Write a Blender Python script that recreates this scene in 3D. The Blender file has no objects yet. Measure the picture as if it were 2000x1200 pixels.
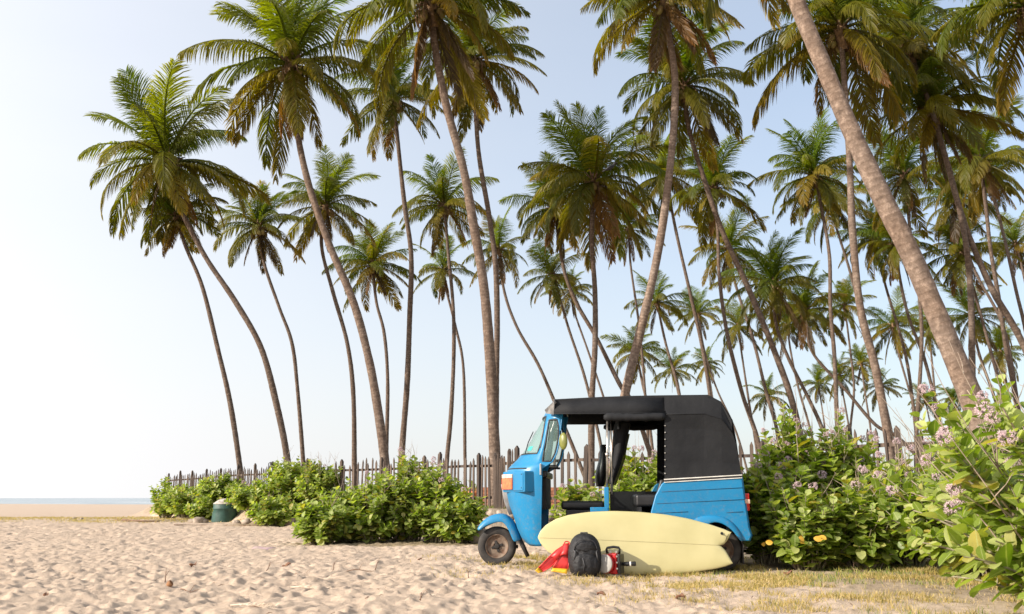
import bpy, math, random
import numpy as np
from mathutils import Vector, Matrix, Quaternion

random.seed(7)
RNG = np.random.default_rng(7)
scene = bpy.context.scene
COL = scene.collection
PI = math.pi

# ---------------------------------------------------------------- camera
F = 1800.0                      # focal length in photo pixels (photo 2000 x 1200)
PITCH = math.atan(373.0 / F)
EYE = 0.72
cam_data = bpy.data.cameras.new('camera')
cam_data.sensor_width = 36.0
cam_data.lens = F / 2000.0 * 36.0
cam_data.clip_start = 0.05
cam_data.clip_end = 40000
cam_data.dof.use_dof = True
cam_data.dof.focus_distance = 11.5
cam_data.dof.aperture_fstop = 5.0
cam = bpy.data.objects.new('camera', cam_data)
cam.location = (0, 0, EYE)
cam.rotation_euler = (PI / 2 + PITCH, 0, 0)
COL.objects.link(cam)
scene.camera = cam

# ---------------------------------------------------------------- sky, sun, exposure
SUN_DIR = Vector((-0.90, -0.42, 0.44)).normalized()      # towards the sun
sun_el = math.asin(SUN_DIR.z)
sun_az = math.atan2(SUN_DIR.x, SUN_DIR.y)                # clockwise from +Y
world = bpy.data.worlds.new('World')
scene.world = world
world.use_nodes = True
wn = world.node_tree
for n in list(wn.nodes):
    wn.nodes.remove(n)
VEIL_LOW, VEIL_GLOW = 3.0, 3.4
sky = wn.nodes.new('ShaderNodeTexSky')
sky.sky_type = 'NISHITA'
sky.sun_disc = False
sky.sun_elevation = sun_el
sky.sun_rotation = sun_az
sky.altitude = 0
sky.air_density = 1.0
sky.dust_density = 1.2
sky.ozone_density = 1.6
bg = wn.nodes.new('ShaderNodeBackground')
bg.inputs['Strength'].default_value = 0.15
wo = wn.nodes.new('ShaderNodeOutputWorld')
# humid sea haze: a pale veil, thickest towards the horizon and towards the sun
geo = wn.nodes.new('ShaderNodeTexCoord'); sep = wn.nodes.new('ShaderNodeSeparateXYZ'); wn.links.new(geo.outputs['Generated'], sep.inputs[0])
def wmath(op, a, b=None, clamp=False):
    n = wn.nodes.new('ShaderNodeMath'); n.operation = op; n.use_clamp = clamp
    for i, v in enumerate((a, b)):
        if v is None: continue
        if isinstance(v, (int, float)): n.inputs[i].default_value = v
        else: wn.links.new(v, n.inputs[i])
    return n.outputs[0]
dotn = wn.nodes.new('ShaderNodeVectorMath'); dotn.operation = 'DOT_PRODUCT'
wn.links.new(geo.outputs['Generated'], dotn.inputs[0]); dotn.inputs[1].default_value = SUN_DIR
low = wmath('POWER', wmath('SUBTRACT', 1.0, wmath('ABSOLUTE', sep.outputs[2]), True), 3.0)
glow = wmath('POWER', wmath('ADD', wmath('MULTIPLY', dotn.outputs['Value'], 0.5), 0.5, True), 1.5)
cl = wn.nodes.new('ShaderNodeTexNoise'); cl.inputs['Scale'].default_value = 2.2; cl.inputs['Detail'].default_value = 7
mpn = wn.nodes.new('ShaderNodeMapping'); mpn.inputs['Scale'].default_value = (1, 1, 6); wn.links.new(geo.outputs['Generated'], mpn.inputs[0]); wn.links.new(mpn.outputs[0], cl.inputs['Vector'])
wisp = wmath('MULTIPLY', wmath('SUBTRACT', cl.outputs[0], 0.5), 0.10)
fac = wmath('ADD', wmath('ADD', wmath('MULTIPLY', low, 0.60), wmath('MULTIPLY', glow, 0.95)), wmath('ADD', wisp, 0.16), True)
bri = wmath('ADD', VEIL_LOW, wmath('MULTIPLY', glow, VEIL_GLOW))
veil = wn.nodes.new('ShaderNodeCombineColor')
wn.links.new(wmath('MULTIPLY', bri, wmath('ADD', wmath('MULTIPLY', low, 0.035), wmath('ADD', 0.885, wmath('MULTIPLY', glow, 0.18)))), veil.inputs[0]); wn.links.new(wmath('MULTIPLY', bri, wmath('ADD', 0.955, wmath('MULTIPLY', glow, 0.05))), veil.inputs[1]); wn.links.new(wmath('MULTIPLY', bri, wmath('SUBTRACT', 1.01, wmath('MULTIPLY', low, 0.035))), veil.inputs[2])
wmix = wn.nodes.new('ShaderNodeMix'); wmix.data_type = 'RGBA'
wn.links.new(fac, wmix.inputs[0]); wn.links.new(sky.outputs[0], wmix.inputs[6]); wn.links.new(veil.outputs[0], wmix.inputs[7])
wn.links.new(wmix.outputs[2], bg.inputs[0])
wn.links.new(bg.outputs[0], wo.inputs[0])

sd = bpy.data.lights.new('sun', 'SUN')
sd.energy = 4.8
sd.angle = math.radians(0.5)
sd.color = (1.0, 0.90, 0.78)
sun = bpy.data.objects.new('sun', sd)
sun.rotation_euler = SUN_DIR.to_track_quat('Z', 'Y').to_euler()
COL.objects.link(sun)

scene.view_settings.view_transform = 'Standard'
scene.view_settings.look = 'None'
scene.view_settings.gamma = 1
scene.view_settings.use_curve_mapping = False
scene.view_settings.exposure = 0.72
scene.render.engine = 'CYCLES'
scene.cycles.max_bounces = 6
scene.cycles.transparent_max_bounces = 8
scene.cycles.use_denoising = True

# ---------------------------------------------------------------- helpers
cp, sp = math.cos(PITCH), math.sin(PITCH)
def ray(px, py):
    a, b = (px - 1000.0) / F, (600.0 - py) / F
    return Vector((a, cp - sp * b, sp + cp * b))
def at(px, py, Y):
    d = ray(px, py); t = Y / d.y
    return Vector((d.x * t, Y, EYE + d.z * t))
def gx(px, Y, z=0.0):                     # x of a ground thing seen in column px at distance Y
    depth = Y * cp + (z - EYE) * sp
    return (px - 1000.0) / F * depth

def tag(o, label=None, cat=None, group=None, kind=None):
    if label: o['label'] = label
    if cat: o['category'] = cat
    if group: o['group'] = group
    if kind: o['kind'] = kind
    return o
def empty(name, loc=(0, 0, 0), rz=0.0):
    o = bpy.data.objects.new(name, None)
    o.empty_display_size = 0.2
    o.location = loc; o.rotation_euler = (0, 0, rz)
    COL.objects.link(o)
    return o
def link_mesh(name, me, mat=None, parent=None):
    o = bpy.data.objects.new(name, me)
    if mat is not None and not me.materials: me.materials.append(mat)
    COL.objects.link(o)
    if parent is not None: o.parent = parent
    return o

class MB:
    def __init__(s): s.v = []; s.f = []; s.m = []
    def add(s, verts, faces, mi=0):
        n = len(s.v); s.v += [tuple(x) for x in verts]
        s.f += [tuple(i + n for i in f) for f in faces]; s.m += [mi] * len(faces)
        return s
    def box(s, lo, hi, M=None, mi=0):
        x0, y0, z0 = lo; x1, y1, z1 = hi
        vs = [(x0,y0,z0),(x1,y0,z0),(x1,y1,z0),(x0,y1,z0),(x0,y0,z1),(x1,y0,z1),(x1,y1,z1),(x0,y1,z1)]
        if M is not None: vs = [tuple(M @ Vector(v)) for v in vs]
        return s.add(vs, [(3,2,1,0),(4,5,6,7),(0,1,5,4),(1,2,6,5),(2,3,7,6),(3,0,4,7)], mi)
    def tube(s, pts, r, n=8, cap=True, mi=0, flat=1.0):
        pts = [Vector(p) for p in pts]
        if not hasattr(r, '__len__'): r = [r] * len(pts)
        base = len(s.v); L = len(pts)
        t0 = (pts[1] - pts[0]).normalized()
        a = t0.orthogonal().normalized()
        for i, p in enumerate(pts):
            t = (pts[min(i + 1, L - 1)] - pts[max(i - 1, 0)]).normalized()
            a = (a - t * a.dot(t)).normalized(); b = t.cross(a)
            for k in range(n):
                an = 2 * PI * k / n
                s.v.append(tuple(p + (a * math.cos(an) + b * math.sin(an) * flat) * r[i]))
        for i in range(L - 1):
            for k in range(n):
                k2 = (k + 1) % n
                s.f.append((base + i*n + k, base + i*n + k2, base + (i+1)*n + k2, base + (i+1)*n + k)); s.m.append(mi)
        if cap:
            s.f.append(tuple(base + k for k in reversed(range(n)))); s.m.append(mi)
            s.f.append(tuple(base + (L-1)*n + k for k in range(n))); s.m.append(mi)
        return s
    def lathe(s, prof, M, n=24, mi=0):          # prof: (radius, axial) ; axis local Z of M
        base = len(s.v)
        for r, h in prof:
            for k in range(n):
                an = 2*PI*k/n
                s.v.append(tuple(M @ Vector((r*math.cos(an), r*math.sin(an), h))))
        for i in range(len(prof)-1):
            for k in range(n):
                k2 = (k+1) % n
                s.f.append((base+i*n+k, base+i*n+k2, base+(i+1)*n+k2, base+(i+1)*n+k)); s.m.append(mi)
        return s
    def grid(s, rows, mi=0, close=False):
        base = len(s.v); R_ = len(rows); C_ = len(rows[0])
        for r in rows: s.v += [tuple(p) for p in r]
        for i in range(R_-1):
            for j in range(C_-1 if not close else C_):
                j2 = (j+1) % C_
                s.f.append((base+i*C_+j, base+i*C_+j2, base+(i+1)*C_+j2, base+(i+1)*C_+j)); s.m.append(mi)
        return s
    def slab(s, poly, w0, w1, conv, mi=0):       # polygon (a,b) extruded from w0 to w1 through conv(a,b,w)
        n = len(poly)
        vs = [conv(a, b, w0) for a, b in poly] + [conv(a, b, w1) for a, b in poly]
        fs = [tuple(range(n)), tuple(reversed(range(n, 2*n)))]
        fs += [(i, i+n, (i+1) % n + n, (i+1) % n) for i in range(n)]
        return s.add(vs, fs, mi)
    def build(s, name, mat, parent=None, smooth=False, bevel=0, solid=0, origin=None, sub=0, fix=True, weld=0):
        me = bpy.data.meshes.new(name)
        vs = s.v
        if origin is not None:
            ox, oy, oz = origin; vs = [(x-ox, y-oy, z-oz) for x, y, z in vs]
        me.from_pydata(vs, [], s.f)
        mats = mat if isinstance(mat, (list, tuple)) else [mat]
        for m in mats: me.materials.append(m)
        me.polygons.foreach_set('material_index', s.m)
        if fix or weld:
            import bmesh
            bm = bmesh.new(); bm.from_mesh(me)
            if weld: bmesh.ops.remove_doubles(bm, verts=bm.verts, dist=weld)
            bmesh.ops.recalc_face_normals(bm, faces=bm.faces); bm.to_mesh(me); bm.free()
        if smooth: me.polygons.foreach_set('use_smooth', [True]*len(me.polygons))
        me.update()
        o = bpy.data.objects.new(name, me); COL.objects.link(o)
        if parent is not None: o.parent = parent
        if solid:
            md = o.modifiers.new('thick', 'SOLIDIFY'); md.thickness = solid; md.offset = 0
        if bevel:
            md = o.modifiers.new('bevel', 'BEVEL'); md.width = bevel; md.segments = 3; md.limit_method = 'ANGLE'; md.angle_limit = math.radians(35); md.harden_normals = False
            me.polygons.foreach_set('use_smooth', [True]*len(me.polygons))
            wn_ = o.modifiers.new('wn', 'WEIGHTED_NORMAL'); wn_.keep_sharp = True
        if sub:
            md = o.modifiers.new('sub', 'SUBSURF'); md.levels = sub; md.render_levels = sub
        return o

# smooth value noise and pits in numpy
def _hash(ix, iy, k):
    h = (ix.astype(np.int64) * 374761393 + iy.astype(np.int64) * 668265263 + k * 974634777) & 0x7fffffff
    h = ((h ^ (h >> 13)) * 1274126177) & 0x7fffffff
    h = (h ^ (h >> 16)) & 0xffffff
    return h / float(0xffffff)
def vnoise(x, y, k=0):
    ix, iy = np.floor(x), np.floor(y); fx, fy = x - ix, y - iy
    fx = fx*fx*(3-2*fx); fy = fy*fy*(3-2*fy)
    a = _hash(ix, iy, k); b = _hash(ix+1, iy, k); c = _hash(ix, iy+1, k); d = _hash(ix+1, iy+1, k)
    return (a*(1-fx)+b*fx)*(1-fy) + (c*(1-fx)+d*fx)*fy
def pits(x, y, cell, k, prob=0.8):
    out = np.zeros_like(x)
    gx_, gy_ = np.floor(x/cell), np.floor(y/cell)
    for dx in (-1, 0, 1):
        for dy in (-1, 0, 1):
            cx, cy = gx_+dx, gy_+dy
            px = (cx + 0.1 + 0.8*_hash(cx, cy, k))*cell; py = (cy + 0.1 + 0.8*_hash(cx, cy, k+1))*cell
            an = _hash(cx, cy, k+2)*PI; ca, sa = np.cos(an), np.sin(an)
            ex = (x-px)*ca + (y-py)*sa; ey = -(x-px)*sa + (y-py)*ca
            rr = cell*(0.30+0.30*_hash(cx, cy, k+3))
            d = np.sqrt((ex/rr)**2 + (ey/(rr*0.6))**2)
            on = (_hash(cx, cy, k+4) < prob)
            dep = 0.4 + 0.8*_hash(cx, cy, k+5)
            shape = -np.exp(-(d**2)*1.8)*1.0 + 0.26*np.exp(-((d-1.35)**2)*7)
            out += np.where(on, shape*dep, 0)
    return out

# ---------------------------------------------------------------- materials
def new_mat(name):
    m = bpy.data.materials.new(name); m.use_nodes = True
    nt = m.node_tree; bsdf = nt.nodes['Principled BSDF']
    return m, nt, bsdf
def N(nt, t, **kw):
    n = nt.nodes.new(t)
    for k, v in kw.items():
        if k in n.inputs: n.inputs[k].default_value = v
        else: setattr(n, k, v)
    return n
def ramp(nt, fac, stops):
    r = nt.nodes.new('ShaderNodeValToRGB')
    el = r.color_ramp.elements
    while len(el) < len(stops): el.new(0.5)
    for e, (p, c) in zip(el, stops):
        e.position = p; e.color = (c[0], c[1], c[2], 1)
    nt.links.new(fac, r.inputs[0]); return r.outputs[0]
def mixc(nt, a, b, fac, mode='MIX'):
    m = nt.nodes.new('ShaderNodeMix'); m.data_type = 'RGBA'; m.blend_type = mode
    for i, v in ((0, fac), (6, a), (7, b)):
        if hasattr(v, 'is_output') or hasattr(v, 'links'): nt.links.new(v, m.inputs[i])
        elif i == 0: m.inputs[0].default_value = v
        else: m.inputs[i].default_value = (v[0], v[1], v[2], 1)
    return m.outputs[2]
def bump(nt, bsdf, h, strength=0.3, dist=0.01):
    b = N(nt, 'ShaderNodeBump'); b.inputs['Strength'].default_value = strength; b.inputs['Distance'].default_value = dist
    nt.links.new(h, b.inputs['Height']); nt.links.new(b.outputs[0], bsdf.inputs['Normal'])
    return b
def surf(name, c1, c2=None, rough=0.6, scale=8.0, metal=0.0, bs=0.0, bscale=40.0, bdist=0.004, coat=0.0, detail=6, spec=0.5):
    """wear-and-grain surface: two tones mixed by noise, rough variation, fine bump"""
    m, nt, b = new_mat(name)
    c2 = c2 or tuple(x*0.8 for x in c1)
    tc = N(nt, 'ShaderNodeTexCoord')
    n1 = N(nt, 'ShaderNodeTexNoise', Scale=scale, Detail=detail)
    nt.links.new(tc.outputs['Object'], n1.inputs['Vector'])
    col = ramp(nt, n1.outputs[0], [(0.35, c2), (0.65, c1)])
    nt.links.new(col, b.inputs['Base Color'])
    b.inputs['Metallic'].default_value = metal
    b.inputs['Specular IOR Level'].default_value = spec
    mr = N(nt, 'ShaderNodeMapRange'); mr.inputs[3].default_value = max(rough-0.08, 0.02); mr.inputs[4].default_value = min(rough+0.15, 1)
    nt.links.new(n1.outputs[0], mr.inputs[0]); nt.links.new(mr.outputs[0], b.inputs['Roughness'])
    if coat: b.inputs['Coat Weight'].default_value = coat; b.inputs['Coat Roughness'].default_value = 0.12
    if bs:
        n2 = N(nt, 'ShaderNodeTexNoise', Scale=bscale, Detail=5)
        nt.links.new(tc.outputs['Object'], n2.inputs['Vector'])
        bump(nt, b, n2.outputs[0], bs, bdist)
    return m

def mat_sand():
    m, nt, b = new_mat('sand')
    tc = N(nt, 'ShaderNodeTexCoord')
    big = N(nt, 'ShaderNodeTexNoise', Scale=0.55, Detail=5); nt.links.new(tc.outputs['Object'], big.inputs[0])
    mid = N(nt, 'ShaderNodeTexNoise', Scale=9.0, Detail=8, Roughness=0.65); nt.links.new(tc.outputs['Object'], mid.inputs[0])
    fine = N(nt, 'ShaderNodeTexNoise', Scale=170.0, Detail=4, Roughness=0.7); nt.links.new(tc.outputs['Object'], fine.inputs[0])
    c = ramp(nt, big.outputs[0], [(0.3, (0.43, 0.34, 0.255)), (0.7, (0.51, 0.415, 0.32))])
    c2 = ramp(nt, mid.outputs[0], [(0.3, (0.27, 0.195, 0.14)), (0.48, (0.47, 0.37, 0.285)), (0.75, (0.56, 0.45, 0.35))])
    col = mixc(nt, c, c2, 0.55)
    c3 = ramp(nt, fine.outputs[0], [(0.32, (0.15, 0.10, 0.075)), (0.43, (0.47, 0.36, 0.265)), (0.62, (0.50, 0.395, 0.30)), (0.75, (0.66, 0.58, 0.50))])
    col = mixc(nt, col, c3, 0.35)
    # soil and rotted leaf litter under the plants and round the fence
    at_ = N(nt, 'ShaderNodeAttribute', attribute_name='litter')
    lit = ramp(nt, mid.outputs[0], [(0.35, (0.10, 0.075, 0.045)), (0.6, (0.26, 0.20, 0.11)), (0.8, (0.36, 0.30, 0.16))])
    col = mixc(nt, col, lit, at_.outputs['Fac'])
    nt.links.new(col, b.inputs['Base Color']); b.inputs['Roughness'].default_value = 0.95; b.inputs['Specular IOR Level'].default_value = 0.15
    add = N(nt, 'ShaderNodeMath', operation='MULTIPLY_ADD'); add.inputs[1].default_value = 0.25
    nt.links.new(fine.outputs[0], add.inputs[0]); nt.links.new(mid.outputs[0], add.inputs[2])
    bump(nt, b, add.outputs[0], 0.9, 0.03)
    return m
def mat_leaf(name, c_dark, c_mid, c_light, trans=0.35, rough=0.45, spec=0.4):
    m, nt, b = new_mat(name)
    oi = N(nt, 'ShaderNodeObjectInfo'); a = N(nt, 'ShaderNodeAttribute', attribute_name='tint')
    s = N(nt, 'ShaderNodeMath', operation='ADD'); nt.links.new(oi.outputs['Random'], s.inputs[0]); nt.links.new(a.outputs['Fac'], s.inputs[1])
    fr = N(nt, 'ShaderNodeMath', operation='FRACT'); nt.links.new(s.outputs[0], fr.inputs[0])
    col = ramp(nt, fr.outputs[0], [(0.0, c_dark), (0.45, c_mid), (0.86, c_light), (0.985, (0.38, 0.30, 0.05))])
    if 'shrub' in name:
        rb = N(nt, 'ShaderNodeAttribute', attribute_name='rib')
        rc_ = ramp(nt, rb.outputs['Fac'], [(0.03, (0.75, 0.75, 0.75)), (0.13, (0, 0, 0))])
        col = mixc(nt, col, (0.42, 0.46, 0.20), rc_)
        tc = N(nt, 'ShaderNodeTexCoord'); nz = N(nt, 'ShaderNodeTexNoise', Scale=7.0, Detail=6, Roughness=0.7); nt.links.new(tc.outputs['Object'], nz.inputs[0])
        k_ = ramp(nt, nz.outputs[0], [(0.25, (0.72, 0.70, 0.62)), (0.5, (1, 1, 1)), (0.75, (1.22, 1.15, 1.1))])
        col = mixc(nt, col, k_, 1.0, 'MULTIPLY')
        bump(nt, b, nz.outputs[0], 0.25, 0.02)
    nt.links.new(col, b.inputs['Base Color']); b.inputs['Roughness'].default_value = rough; b.inputs['Specular IOR Level'].default_value = spec
    tr = N(nt, 'ShaderNodeBsdfTranslucent')
    tcn = mixc(nt, col, (1.35, 1.5, 0.35), 1.0, 'MULTIPLY')
    nt.links.new(tcn, tr.inputs['Color'])
    mx = N(nt, 'ShaderNodeMixShader'); mx.inputs[0].default_value = trans
    out = nt.nodes['Material Output']
    nt.links.new(b.outputs[0], mx.inputs[1]); nt.links.new(tr.outputs[0], mx.inputs[2]); nt.links.new(mx.outputs[0], out.inputs['Surface'])
    return m
def mat_frond():
    m, nt, b = new_mat('palm_frond')
    oi = N(nt, 'ShaderNodeObjectInfo'); a = N(nt, 'ShaderNodeAttribute', attribute_name='tint')
    tipc = mixc(nt, oi.outputs['Color'], (1.45, 1.12, 0.7), 1.0, 'MULTIPLY')
    pw = N(nt, 'ShaderNodeMath', operation='POWER'); nt.links.new(a.outputs['Fac'], pw.inputs[0]); pw.inputs[1].default_value = 2.2
    col = mixc(nt, oi.outputs['Color'], tipc, pw.outputs[0])
    nt.links.new(col, b.inputs['Base Color']); b.inputs['Roughness'].default_value = 0.46; b.inputs['Specular IOR Level'].default_value = 0.35
    tr = N(nt, 'ShaderNodeBsdfTranslucent')
    tcn = mixc(nt, col, (2.1, 2.0, 0.35), 1.0, 'MULTIPLY'); nt.links.new(tcn, tr.inputs['Color'])
    mx = N(nt, 'ShaderNodeMixShader'); mx.inputs[0].default_value = 0.48
    nt.links.new(b.outputs[0], mx.inputs[1]); nt.links.new(tr.outputs[0], mx.inputs[2]); nt.links.new(mx.outputs[0], nt.nodes['Material Output'].inputs['Surface'])
    return m
def mat_bark():
    m, nt, b = new_mat('palm_bark')
    tc = N(nt, 'ShaderNodeTexCoord'); oi = N(nt, 'ShaderNodeObjectInfo')
    a = N(nt, 'ShaderNodeAttribute', attribute_name='along')
    n1 = N(nt, 'ShaderNodeTexNoise', Scale=9.0, Detail=8, Roughness=0.75); nt.links.new(tc.outputs['Object'], n1.inputs[0])
    n2 = N(nt, 'ShaderNodeTexNoise', Scale=1.1, Detail=3); nt.links.new(tc.outputs['Object'], n2.inputs[0])
    # ring scars: saw wave of height, wobbled
    wob = N(nt, 'ShaderNodeMath', operation='MULTIPLY_ADD'); wob.inputs[1].default_value = 0.06; nt.links.new(n1.outputs[0], wob.inputs[0]); nt.links.new(a.outputs['Fac'], wob.inputs[2])
    sc = N(nt, 'ShaderNodeMath', operation='MULTIPLY'); sc.inputs[1].default_value = 11.0; nt.links.new(wob.outputs[0], sc.inputs[0])
    fr = N(nt, 'ShaderNodeMath', operation='FRACT'); nt.links.new(sc.outputs[0], fr.inputs[0])
    c = ramp(nt, n1.outputs[0], [(0.3, (0.075, 0.062, 0.054)), (0.52, (0.165, 0.138, 0.12)), (0.72, (0.33, 0.285, 0.25))])
    c = mixc(nt, c, (0.30, 0.22, 0.16), n2.outputs[0], 'SOFT_LIGHT')
    ring = ramp(nt, fr.outputs[0], [(0.0, (0.60, 0.56, 0.52)), (0.30, (1, 1, 1)), (1.0, (0.80, 0.78, 0.76))])
    c = mixc(nt, c, ring, 0.72, 'MULTIPLY')
    c = mixc(nt, c, oi.outputs['Color'], 1.0, 'MULTIPLY')
    nt.links.new(c, b.inputs['Base Color']); b.inputs['Roughness'].default_value = 0.9; b.inputs['Specular IOR Level'].default_value = 0.2
    ad = N(nt, 'ShaderNodeMath', operation='ADD'); nt.links.new(fr.outputs[0], ad.inputs[0]); nt.links.new(n1.outputs[0], ad.inputs[1])
    bump(nt, b, ad.outputs[0], 0.6, 0.02)
    return m
def mat_wood():
    m, nt, b = new_mat('weathered_wood')
    tc = N(nt, 'ShaderNodeTexCoord'); oi = N(nt, 'ShaderNodeObjectInfo')
    mp = N(nt, 'ShaderNodeMapping'); mp.inputs['Scale'].default_value = (30, 30, 2.5); nt.links.new(tc.outputs['Object'], mp.inputs[0])
    n1 = N(nt, 'ShaderNodeTexNoise', Scale=1.0, Detail=6); nt.links.new(mp.outputs[0], n1.inputs[0])
    c = ramp(nt, n1.outputs[0], [(0.3, (0.042, 0.032, 0.026)), (0.6, (0.095, 0.074, 0.060)), (0.8, (0.17, 0.14, 0.118))])
    k = ramp(nt, oi.outputs['Random'], [(0.0, (0.55, 0.5, 0.48)), (1.0, (1.3, 1.2, 1.1))])
    c = mixc(nt, c, k, 1.0, 'MULTIPLY')
    nt.links.new(c, b.inputs['Base Color']); b.inputs['Roughness'].default_value = 0.85
    bump(nt, b, n1.outputs[0], 0.5, 0.006); return m
def mat_sea():
    m, nt, b = new_mat('sea_water')
    tc = N(nt, 'ShaderNodeTexCoord')
    mp = N(nt, 'ShaderNodeMapping'); mp.inputs['Scale'].default_value = (0.02, 0.1, 1); nt.links.new(tc.outputs['Object'], mp.inputs[0])
    n1 = N(nt, 'ShaderNodeTexNoise', Scale=1.0, Detail=8, Roughness=0.65); nt.links.new(mp.outputs[0], n1.inputs[0])
    c = ramp(nt, n1.outputs[0], [(0.35, (0.22, 0.27, 0.30)), (0.55, (0.32, 0.37, 0.39)), (0.64, (0.70, 0.72, 0.72))])
    nt.links.new(c, b.inputs['Base Color']); b.inputs['Roughness'].default_value = 0.45
    bump(nt, b, n1.outputs[0], 1.0, 1.5); return m
def mat_glass(name, tint, alpha=0.35):
    m, nt, b = new_mat(name)
    b.inputs['Base Color'].default_value = (*tint, 1); b.inputs['Roughness'].default_value = 0.04
    tr = N(nt, 'ShaderNodeBsdfTransparent'); tr.inputs[0].default_value = (0.80, 0.90, 0.87, 1)
    tcn = N(nt, 'ShaderNodeTexCoord'); n1 = N(nt, 'ShaderNodeTexNoise', Scale=3.0, Detail=4); nt.links.new(tcn.outputs['Object'], n1.inputs[0])
    mr = N(nt, 'ShaderNodeMapRange'); mr.inputs[3].default_value = alpha*0.6; mr.inputs[4].default_value = alpha*1.4; nt.links.new(n1.outputs[0], mr.inputs[0])
    mx = N(nt, 'ShaderNodeMixShader'); nt.links.new(mr.outputs[0], mx.inputs[0])
    nt.links.new(tr.outputs[0], mx.inputs[1]); nt.links.new(b.outputs[0], mx.inputs[2]); nt.links.new(mx.outputs[0], nt.nodes['Material Output'].inputs['Surface'])
    return m
def mat_paint():
    m, nt, b = new_mat('blue_paint')
    tc = N(nt, 'ShaderNodeTexCoord')
    n1 = N(nt, 'ShaderNodeTexNoise', Scale=2.2, Detail=7, Roughness=0.6); nt.links.new(tc.outputs['Object'], n1.inputs[0])
    n2 = N(nt, 'ShaderNodeTexNoise', Scale=26.0, Detail=6, Roughness=0.75); nt.links.new(tc.outputs['Object'], n2.inputs[0])
    c = ramp(nt, n1.outputs[0], [(0.3, (0.003, 0.150, 0.32)), (0.7, (0.006, 0.195, 0.40))])
    dirt = ramp(nt, n2.outputs[0], [(0.50, (0, 0, 0)), (0.74, (1, 1, 1))])
    sx = N(nt, 'ShaderNodeSeparateXYZ'); nt.links.new(tc.outputs['Object'], sx.inputs[0])
    low = N(nt, 'ShaderNodeMapRange'); low.inputs[1].default_value = 0.85; low.inputs[2].default_value = 0.2; low.inputs[3].default_value = 0.16; low.inputs[4].default_value = 0.75
    nt.links.new(sx.outputs[2], low.inputs[0])
    f = N(nt, 'ShaderNodeMath', operation='MULTIPLY'); nt.links.new(dirt, f.inputs[0]); nt.links.new(low.outputs[0], f.inputs[1])
    c = mixc(nt, c, (0.20, 0.17, 0.12), f.outputs[0])
    nt.links.new(c, b.inputs['Base Color'])
    mr = N(nt, 'ShaderNodeMapRange'); mr.inputs[3].default_value = 0.26; mr.inputs[4].default_value = 0.5; nt.links.new(n1.outputs[0], mr.inputs[0]); nt.links.new(mr.outputs[0], b.inputs['Roughness'])
    bump(nt, b, n1.outputs[0], 0.12, 0.02)
    return m

M_SAND = mat_sand(); M_SEA = mat_sea(); M_FROND = mat_frond(); M_BARK = mat_bark(); M_WOOD = mat_wood()
M_LEAF = mat_leaf('shrub_leaf', (0.12, 0.185, 0.024), (0.25, 0.325, 0.055), (0.46, 0.50, 0.20), 0.46, 0.42, 0.4)
M_GRASS = mat_leaf('dry_grass', (0.20, 0.19, 0.05), (0.42, 0.30, 0.12), (0.52, 0.41, 0.22), 0.25, 0.7, 0.2)
M_GREENGRASS = mat_leaf('green_grass', (0.10, 0.16, 0.03), (0.20, 0.24, 0.06), (0.34, 0.32, 0.12), 0.25, 0.7, 0.2)
M_STEM = surf('shrub_stem', (0.30, 0.27, 0.17), (0.17, 0.14, 0.09), 0.8, 20, bs=0.4)
M_DRYSTEM = surf('dead_stem', (0.40, 0.32, 0.25), (0.24, 0.18, 0.13), 0.85, 20, bs=0.4)
M_FLOWER = surf('mauve_flower', (0.66, 0.55, 0.54), (0.42, 0.29, 0.34), 0.85, 70)
M_BOOT = surf('palm_fibre', (0.26, 0.16, 0.08), (0.10, 0.06, 0.035), 0.9, 9, bs=0.8, bscale=25, bdist=0.05)
M_NUT = surf('coconut_husk', (0.22, 0.19, 0.05), (0.15, 0.08, 0.03), 0.55, 4)
M_BLUE = mat_paint()
M_RIBSHADE = surf('rib_shade_blue', (0.012, 0.07, 0.14), (0.01, 0.03, 0.06), 0.7, 12)  # dark blue: groove shade painted into the colour of the rib lines
M_CANVAS = surf('black_canvas', (0.0135, 0.0142, 0.016), (0.006, 0.0065, 0.008), 0.72, 3, bs=0.35, bscale=6, bdist=0.03, spec=0.3)
M_BROW = surf('faded_canvas', (0.20, 0.19, 0.18), (0.07, 0.07, 0.07), 0.8, 14, bs=0.5, bscale=10, bdist=0.02)
M_VINYL = surf('black_vinyl', (0.014, 0.014, 0.015), (0.008, 0.008, 0.009), 0.42, 6, bs=0.3, bscale=12, bdist=0.01)
M_RUBBER = surf('tyre_rubber', (0.055, 0.048, 0.042), (0.022, 0.020, 0.019), 0.85, 14, bs=0.4, bscale=60)
M_GASKET = surf('rubber_gasket', (0.012, 0.012, 0.013), None, 0.6, 10)
M_RIM = surf('rusty_rim', (0.21, 0.16, 0.12), (0.10, 0.045, 0.022), 0.65, 16, metal=0.3, bs=0.4)
M_CHROME = surf('steel_tube', (0.62, 0.60, 0.56), (0.40, 0.37, 0.33), 0.3, 18, metal=0.9)
M_DARK = surf('dark_chassis', (0.035, 0.03, 0.027), (0.015, 0.013, 0.012), 0.8, 12, bs=0.3)
M_WHITE = surf('white_trim', (0.75, 0.74, 0.70), (0.55, 0.53, 0.48), 0.5, 12)
M_GREY = surf('grey_plastic', (0.22, 0.22, 0.22), (0.13, 0.13, 0.13), 0.6, 12)
M_ORANGE = surf('orange_lens', (0.80, 0.16, 0.035), (0.62, 0.09, 0.02), 0.2, 30, coat=0.4)
M_CLEAR = surf('clear_lens', (0.72, 0.50, 0.40), (0.58, 0.36, 0.26), 0.2, 30, coat=0.4)
M_REDLENS = surf('red_lens', (0.50, 0.012, 0.012), (0.36, 0.008, 0.01), 0.2, 30, coat=0.4)
M_GLASS = mat_glass('cab_glass', (0.30, 0.45, 0.42), 0.22)
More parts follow.
